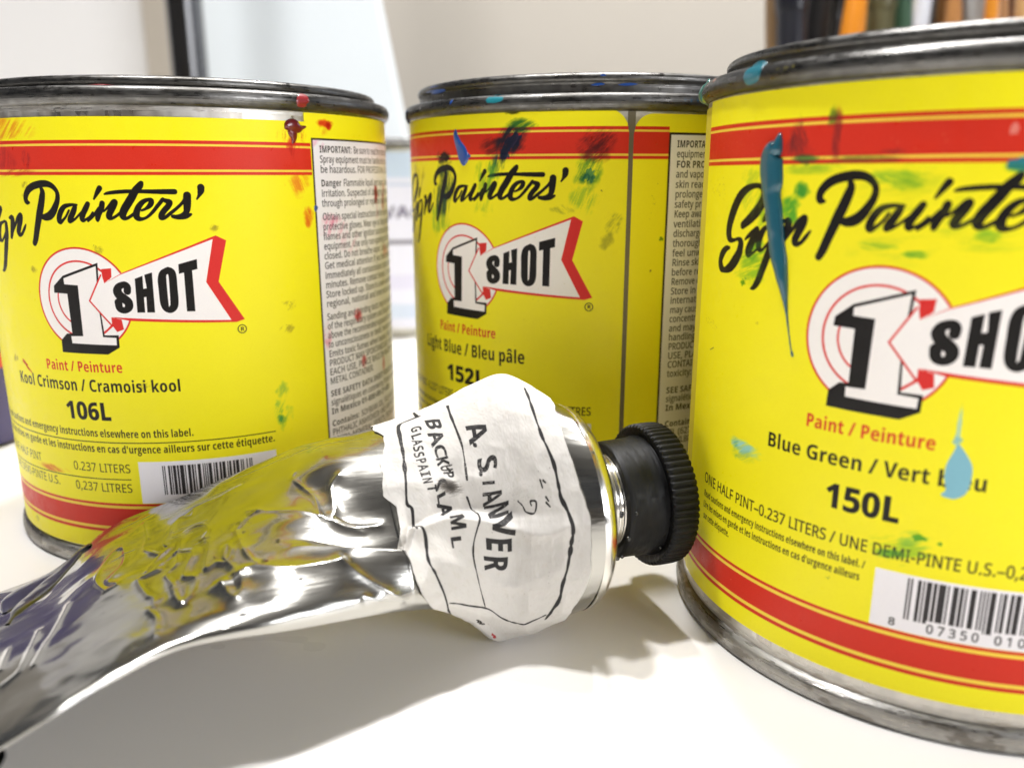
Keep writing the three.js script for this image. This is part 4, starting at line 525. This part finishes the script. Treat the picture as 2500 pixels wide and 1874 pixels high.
{
  const folds = [[[0.5, 0.9, 0.9, 1.3, 1.2, 1.6], 0.3], [[0.5, 1.95, 1.0, 2.1, 1.5, 2.2, 1.9, 2.3], 0.28], [[1.0, 0.3, 1.3, 0.8, 1.6, 1.2], 0.3], [[0.45, 1.6, 0.7, 1.66, 1.2, 1.66, 1.76, 1.82, 2.05, 2.0], 0.9], [[1.2, 2.5, 1.5, 2.7, 1.9, 2.9], 0.35], [[0.85, 2.5, 0.7, 2.9], 0.3], [[1.5, 1.72, 1.62, 1.3, 1.8, 1.0], -0.3], [[1.05, 1.64, 0.95, 1.2, 0.7, 0.7], -0.22], [[1.3, 1.75, 1.4, 2.2, 1.35, 2.6], -0.25], [[2.05, 1.5, 1.7, 1.45, 1.4, 1.35], 0.26]].map(([f, h]) => ({ h, P: sampleStroke(f, 6, 2).map(([u, p]) => tubeBase(u, p)) }));
  const P = (a, b, lift) => {
    const phi = lerp(P0, P1, b), ur = labelEdge(FEAT.labR, phi, [0.4, 0.35]) + 0.012 * noise3(phi * 9, 1, 1), ul = labelEdge(FEAT.labL, phi, [2.05, 1.8]) + 0.014 * noise3(phi * 8, 5, 2), U = lerp(ur, ul, a), p = tubeBase(U, phi), x = p[0] * 1000, y = p[1] * 1000, z = p[2] * 1000;
    const edge = Math.exp(-Math.min(a, 1 - a) / 0.04), curl = edge * (0.05 + 0.08 * noise3(phi * 4, a > 0.5 ? 3 : 9, 1)), crump = 0.30 * (0.5 - Math.abs(noise3(x * 0.22 + 3, y * 0.22, z * 0.22))) + 0.14 * (0.5 - Math.abs(noise3(x * 0.5, y * 0.5, z * 0.5 + 7)));
    const tip = 0.9 * Math.exp(-(((U - 1.25) / 0.28) ** 2) - ((phi - 3.05) / 0.16) ** 2) + 1.3 * Math.exp(-(((U - 1.0) / 0.35) ** 2) - ((phi - 0.02) / 0.2) ** 2);
    let crease = 0; if (phi > -0.2 && phi < 3.3) for (const f of folds) { let m = 1; for (let i = 1; i < f.P.length; i++) m = Math.min(m, segDist(p, f.P[i - 1], f.P[i])); crease += f.h * Math.exp(-Math.sqrt((m * 1000) ** 2 + 0.02) / 1.3); }
    return [...tubeAt(U, phi, (lift + 0.2 + curl + crump + tip + Math.max(-0.2, crease)) / 1000), 1 - U / LU, 1 - b];
  };
  const face = grid(200, 330, (a, b) => P(a, b, 0)), back = grid(200, 330, (a, b) => P(a, b, -0.1), true), rim = (a) => grid(1, 330, (k, b) => P(a, b, (a ? -k : k - 1) * 0.1));
  part('paper_label', mergeGeometries([face, back, rim(0), rim(1)]), paperMat, tubeThing, 'worn white paper label with black printing');
}
// ---------- table, wall and what stands behind ----------
{
  const rough = dataTex(512, 512, grey((u, v) => 0.36 + 0.10 * fbm(u * 8, v * 8, 3, 4) + 0.05 * noise3(u * 80, v * 80, 2))); rough.repeat.set(6, 6);
  const c = canvas(2048, 2048), x = c.getContext('2d'); x.fillStyle = '#efece7'; x.fillRect(0, 0, 2048, 2048);
  const near = (px, py) => [px, py];
  for (let i = 0; i < 1500; i++) { x.globalAlpha = 0.3 + 0.5 * rnd(); x.fillStyle = rnd() < 0.7 ? '#8a7f74' : '#5a5048'; x.beginPath(); x.arc(rnd() * 2048, rnd() * 2048, 0.45 + 1.0 * rnd() ** 3, 0, 7); x.fill(); }
  for (let i = 0; i < 160; i++) { x.globalAlpha = 0.15 + 0.2 * rnd(); x.strokeStyle = '#b8b0a6'; x.lineWidth = 0.5; const a = rnd() * 2048, b = rnd() * 2048; x.beginPath(); x.moveTo(a, b); x.lineTo(a + gauss() * 30, b + gauss() * 30); x.stroke(); }
  x.globalAlpha = 1; const map = tex(c);
  const g = new RoundedBoxGeometry(1.7, 0.03, 1.05, 4, 0.004); g.translate(0, -0.015, -0.1);
  const p = g.attributes.position, uv = g.attributes.uv; for (let i = 0; i < p.count; i++) uv.setXY(i, clamp(p.getX(i) / 0.5 + 0.5, 0, 1), clamp(-p.getZ(i) / 0.5 + 0.3, 0, 1));
  struct('table', g, new THREE.MeshPhysicalMaterial({ map, roughness: 1, roughnessMap: rough, specularIntensity: 0.7 }));
}
struct('ceiling', new THREE.BoxGeometry(3.6, 0.05, 3.2).translate(0, 1.56, 0.3), plain('#bfbcb7', 0.9));
struct('far_wall', new THREE.BoxGeometry(5, 2.6, 0.05).translate(0, 0.4, -2.4), plain('#85817b', 0.9));
struct('wall', new THREE.BoxGeometry(4, 1.2, 0.05).translate(0, -0.26, -0.86), plain('#bdb6aa', 0.8));
{
  const t = thing('added_cabinet', 'unseen dark brown box with doors, added behind the camera to darken rim reflections', 'added_cabinet', [0.1, 0, 1.0]);  // unseen, added so the can rims reflect something dark
  part('carcass', new RoundedBoxGeometry(3, 0.62, 0.3, 2, 0.004).translate(0, 0.0, 0.18), plain('#3a322c', 0.6), t);
  for (let i = 0; i < 4; i++) { const d = part('door', new RoundedBoxGeometry(0.72, 0.56, 0.02, 2, 0.004).translate(-1.11 + i * 0.74, 0, 0.015), plain('#443a33', 0.5), t); part('handle', new THREE.CylinderGeometry(0.006, 0.006, 0.12, 16).rotateZ(Math.PI / 2).translate(-1.11 + i * 0.74, 0.2, -0.01), plain('#8a8680', 0.3, { metalness: 1 }), d); }
}
// tall white board standing at the left and a pale board leaning beside the post
{
  const a = thing('white_board', 'white panel upright at the far left behind the red can', 'panel', [-0.43, 0, -0.6]);
  part('board', new RoundedBoxGeometry(0.36, 0.36, 0.012, 3, 0.004).translate(0, 0.18, 0), plain('#dcdad7', 0.5), a);
  part('edge_strip', new RoundedBoxGeometry(0.02, 0.36, 0.016, 3, 0.003).translate(0.191, 0.18, 0.004), plain('#b9b0a2', 0.6), a);
  const b = thing('pale_board', 'pale grey white board leaning behind the gap, right of the dark post', 'panel', [-0.13, 0, -0.62]);
  b.rotation.z = 0.18;
  part('board', new RoundedBoxGeometry(0.14, 0.36, 0.01, 3, 0.004).translate(0, 0.18, 0), plain('#dfe6e9', 0.45), b);
  const s = thing('metal_post', 'dark glossy upright post behind the red can', 'post', [-0.2055, 0, -0.55]);
  part('shaft', new THREE.CylinderGeometry(0.0112, 0.0112, 0.8, 40).translate(0, 0.41, 0), new THREE.MeshPhysicalMaterial({ color: 0x1a1816, roughness: 0.2, clearcoat: 1, clearcoatRoughness: 0.08 }), s);
  part('foot', new THREE.CylinderGeometry(0.045, 0.05, 0.012, 40).translate(0, 0.006, 0), plain('#1d1b19', 0.4), s);
}
// white-labelled can far behind the gap between the two left cans
{
  const p = new Print(-60, 60, 4, 74, 8); p.rect(-61, 61, 3, 75, '#d9d9e8'); p.rect(-61, 61, 64, 74, '#bccbdf'); p.rect(-61, 61, 61, 62, '#b3bfd6'); p.rect(-61, 61, 20, 26, '#cfcde2'); p.rect(-61, 61, 38.2, 39.8, '#6f6a78'); p.rect(-61, 61, 8, 14, '#c3cde0');
  p.text('OSNVAOW', -22, 22, 48.5, 4.6, '#4a3f5c', true);
  const t = thing('white_label_can', 'white labelled can standing far behind the gap between the two left cans', 'paint can', [-0.0515, 0, -0.365]);
  t.rotation.y = 0.1;
  part('body', new THREE.LatheGeometry(mm([[36.3, 2], [36.4, 4], [36.4, 74], [36.3, 75.2]]), 96), BRIGHT, t);
  part('label', sheet(-60, 60, 4, 74, CAN_R, 0, 90, 2), paper(p), t); part('bottom_rim', new THREE.LatheGeometry(mm(FOOT), 96), DULL, t); part('top_ring', new THREE.LatheGeometry(mm(RING), 96), RIMMETAL, t); part('lid', new THREE.LatheGeometry(mm(LID), 96), RIMMETAL, t);
}
// purple jar half out of the picture on the left
{
  const t = thing('purple_jar', 'small purple jar with an orange patch at the left edge of the picture', 'jar', [-0.1435, 0, -0.197]);
  part('body', new THREE.LatheGeometry(mm(curve2([[0.01, 0.2], [17.5, 0.2], [19, 1], [19.6, 3], [19.9, 14], [20, 25], [19.6, 26]], 60)), 96), plain('#474070', 0.4), t);
  part('patch', new THREE.LatheGeometry(mm([[19.95, 19.6], [20.1, 19.8], [20.15, 23.6], [20.0, 23.8]]), 24, 1.0, 0.6), plain('#d8542a', 0.45), t);
  part('lid', new THREE.LatheGeometry(mm(curve2([[20.1, 24.4], [20.5, 25], [20.6, 28], [20, 29.2], [18, 29.6], [0.01, 29.6]], 40)), 96), plain('#443d68', 0.4), t);
}
// jar of markers and brushes behind the right can
{
  const J = [0.158, 0, -0.315];
  const j = thing('brush_jar', 'brown jar full of brushes and markers behind the right can', 'jar', J);
  part('jar_body', new THREE.LatheGeometry(mm(curve2([[0.01, 0.3], [44, 0.3], [48, 2], [50, 6], [51, 40], [51, 78], [52, 84], [51.4, 86], [49, 84], [48.4, 70], [48, 8], [0.01, 6]], 70)), 96), new THREE.MeshPhysicalMaterial({ color: 0x6a4d32, roughness: 0.25, clearcoat: 0.6 }), j);
  // px at the picture's top edge, px lower down, radius (mm), depth, name, colour, label
  const f = 1977.98, sp = Math.sin(0.252096), cp = Math.cos(0.252096);
  const at = (px, py, depth) => { const a = (px - 1250) / f, b = -(py - 937) / f; return V3(a * depth, 0.06499 + (b * cp - sp) * depth, (-b * sp - cp) * depth); };
  const G = 'brushes and markers standing in the jar';
  const sticks = [
    [1884, 1888, 2.9, 0.325, 'brush', '#7d6448', 'brush with a brown wooden handle, leftmost in the jar', 'brush'],
    [1934, 1932, 5.6, 0.315, 'marker', '#1f1f26', 'thick black marker, second from the left in the jar', 'marker'],
    [2002, 1986, 4.9, 0.325, 'marker', '#2c2a2b', 'dark grey marker beside the orange handle', 'marker'],
    [2040, 2022, 4.2, 0.335, 'marker', '#26221f', 'slim black marker touching the orange handle', 'marker'],
    [2092, 2072, 4.6, 0.312, 'brush', '#e08a1c', 'brush with a slanting orange handle', 'brush'],
    [2150, 2140, 5.6, 0.325, 'marker', '#83805c', 'olive coloured marker right of the orange handle', 'marker'],
    [2200, 2196, 4.6, 0.33, 'marker', '#4f7258', 'green marker right of the olive one', 'marker'],
    [2258, 2234, 2.9, 0.31, 'brush', '#d7d8de', 'brush with a silver grey handle', 'brush'],
    [2286, 2258, 3.6, 0.325, 'marker', '#1d1d1c', 'black marker leaning behind the silver handle', 'marker'],
    [2318, 2312, 5.0, 0.318, 'brush', '#b07a44', 'tan wooden brush handle in the middle of the jar', 'brush'],
    [2366, 2372, 6.2, 0.325, 'marker', '#aeb0ae', 'thick light grey marker', 'marker'],
    [2424, 2412, 2.6, 0.315, 'brush', '#d98a24', 'thin amber brush handle near the right edge', 'brush'],
    [2446, 2440, 3.0, 0.325, 'brush', '#c08f60', 'pale wooden brush handle near the right edge', 'brush'],
    [2476, 2466, 2.8, 0.335, 'brush', '#6f4528', 'dark brown brush handle near the right edge', 'brush'],
    [2506, 2500, 4.0, 0.322, 'brush', '#c9a06c', 'light wooden brush handle cut by the right edge', 'brush'],
  ];
  for (const [x0, x1, r, d, name, col, label, cat] of sticks) {
    const top = at(x0, 0, d), low = at(x1, 160, d), dir = top.clone().sub(low).normalize(), foot = low.clone().addScaledVector(dir, -(low.y - 0.010) / dir.y);
    const t = thing(name, label, cat, [foot.x, foot.y, foot.z], G), L = 0.165 + 0.02 * rnd(); t.quaternion.setFromUnitVectors(V3(0, 1, 0), dir);
    if (cat === 'marker') { part('barrel', new THREE.LatheGeometry(mm(curve2([[0.01, 0], [r * 0.8, 0.2], [r, 2], [r, L * 720]], 20)), 40), plain(col, 0.35), t); part('marker_cap', new THREE.LatheGeometry(mm(curve2([[r * 0.98, L * 720], [r * 1.06, L * 722], [r * 1.06, L * 980], [r * 0.9, L * 1000], [0.01, L * 1000]], 20)), 40), plain(col, 0.3), t); }
    else { part('handle', new THREE.LatheGeometry(mm(curve2([[r * 0.5, 0], [r * 0.8, L * 200], [r * 0.95, L * 420], [r, L * 640], [r * 0.8, L * 760]], 30)), 40), plain(col, 0.3, { clearcoat: 0.4 }), t); part('ferrule', new THREE.LatheGeometry(mm([[r * 0.8, L * 760], [r * 0.85, L * 765], [r * 0.78, L * 860]]), 40), BRIGHT, t); part('bristles', new THREE.LatheGeometry(mm(curve2([[r * 0.76, L * 860], [r * 0.9, L * 920], [r * 0.3, L * 1010], [0.01, L * 1015]], 16)), 32), plain('#5a4632', 0.9), t); }
  }
}
scene.traverse((o) => { if (o.isMesh) { o.castShadow = true; o.receiveShadow = true; } });
renderer.render(scene, camera);
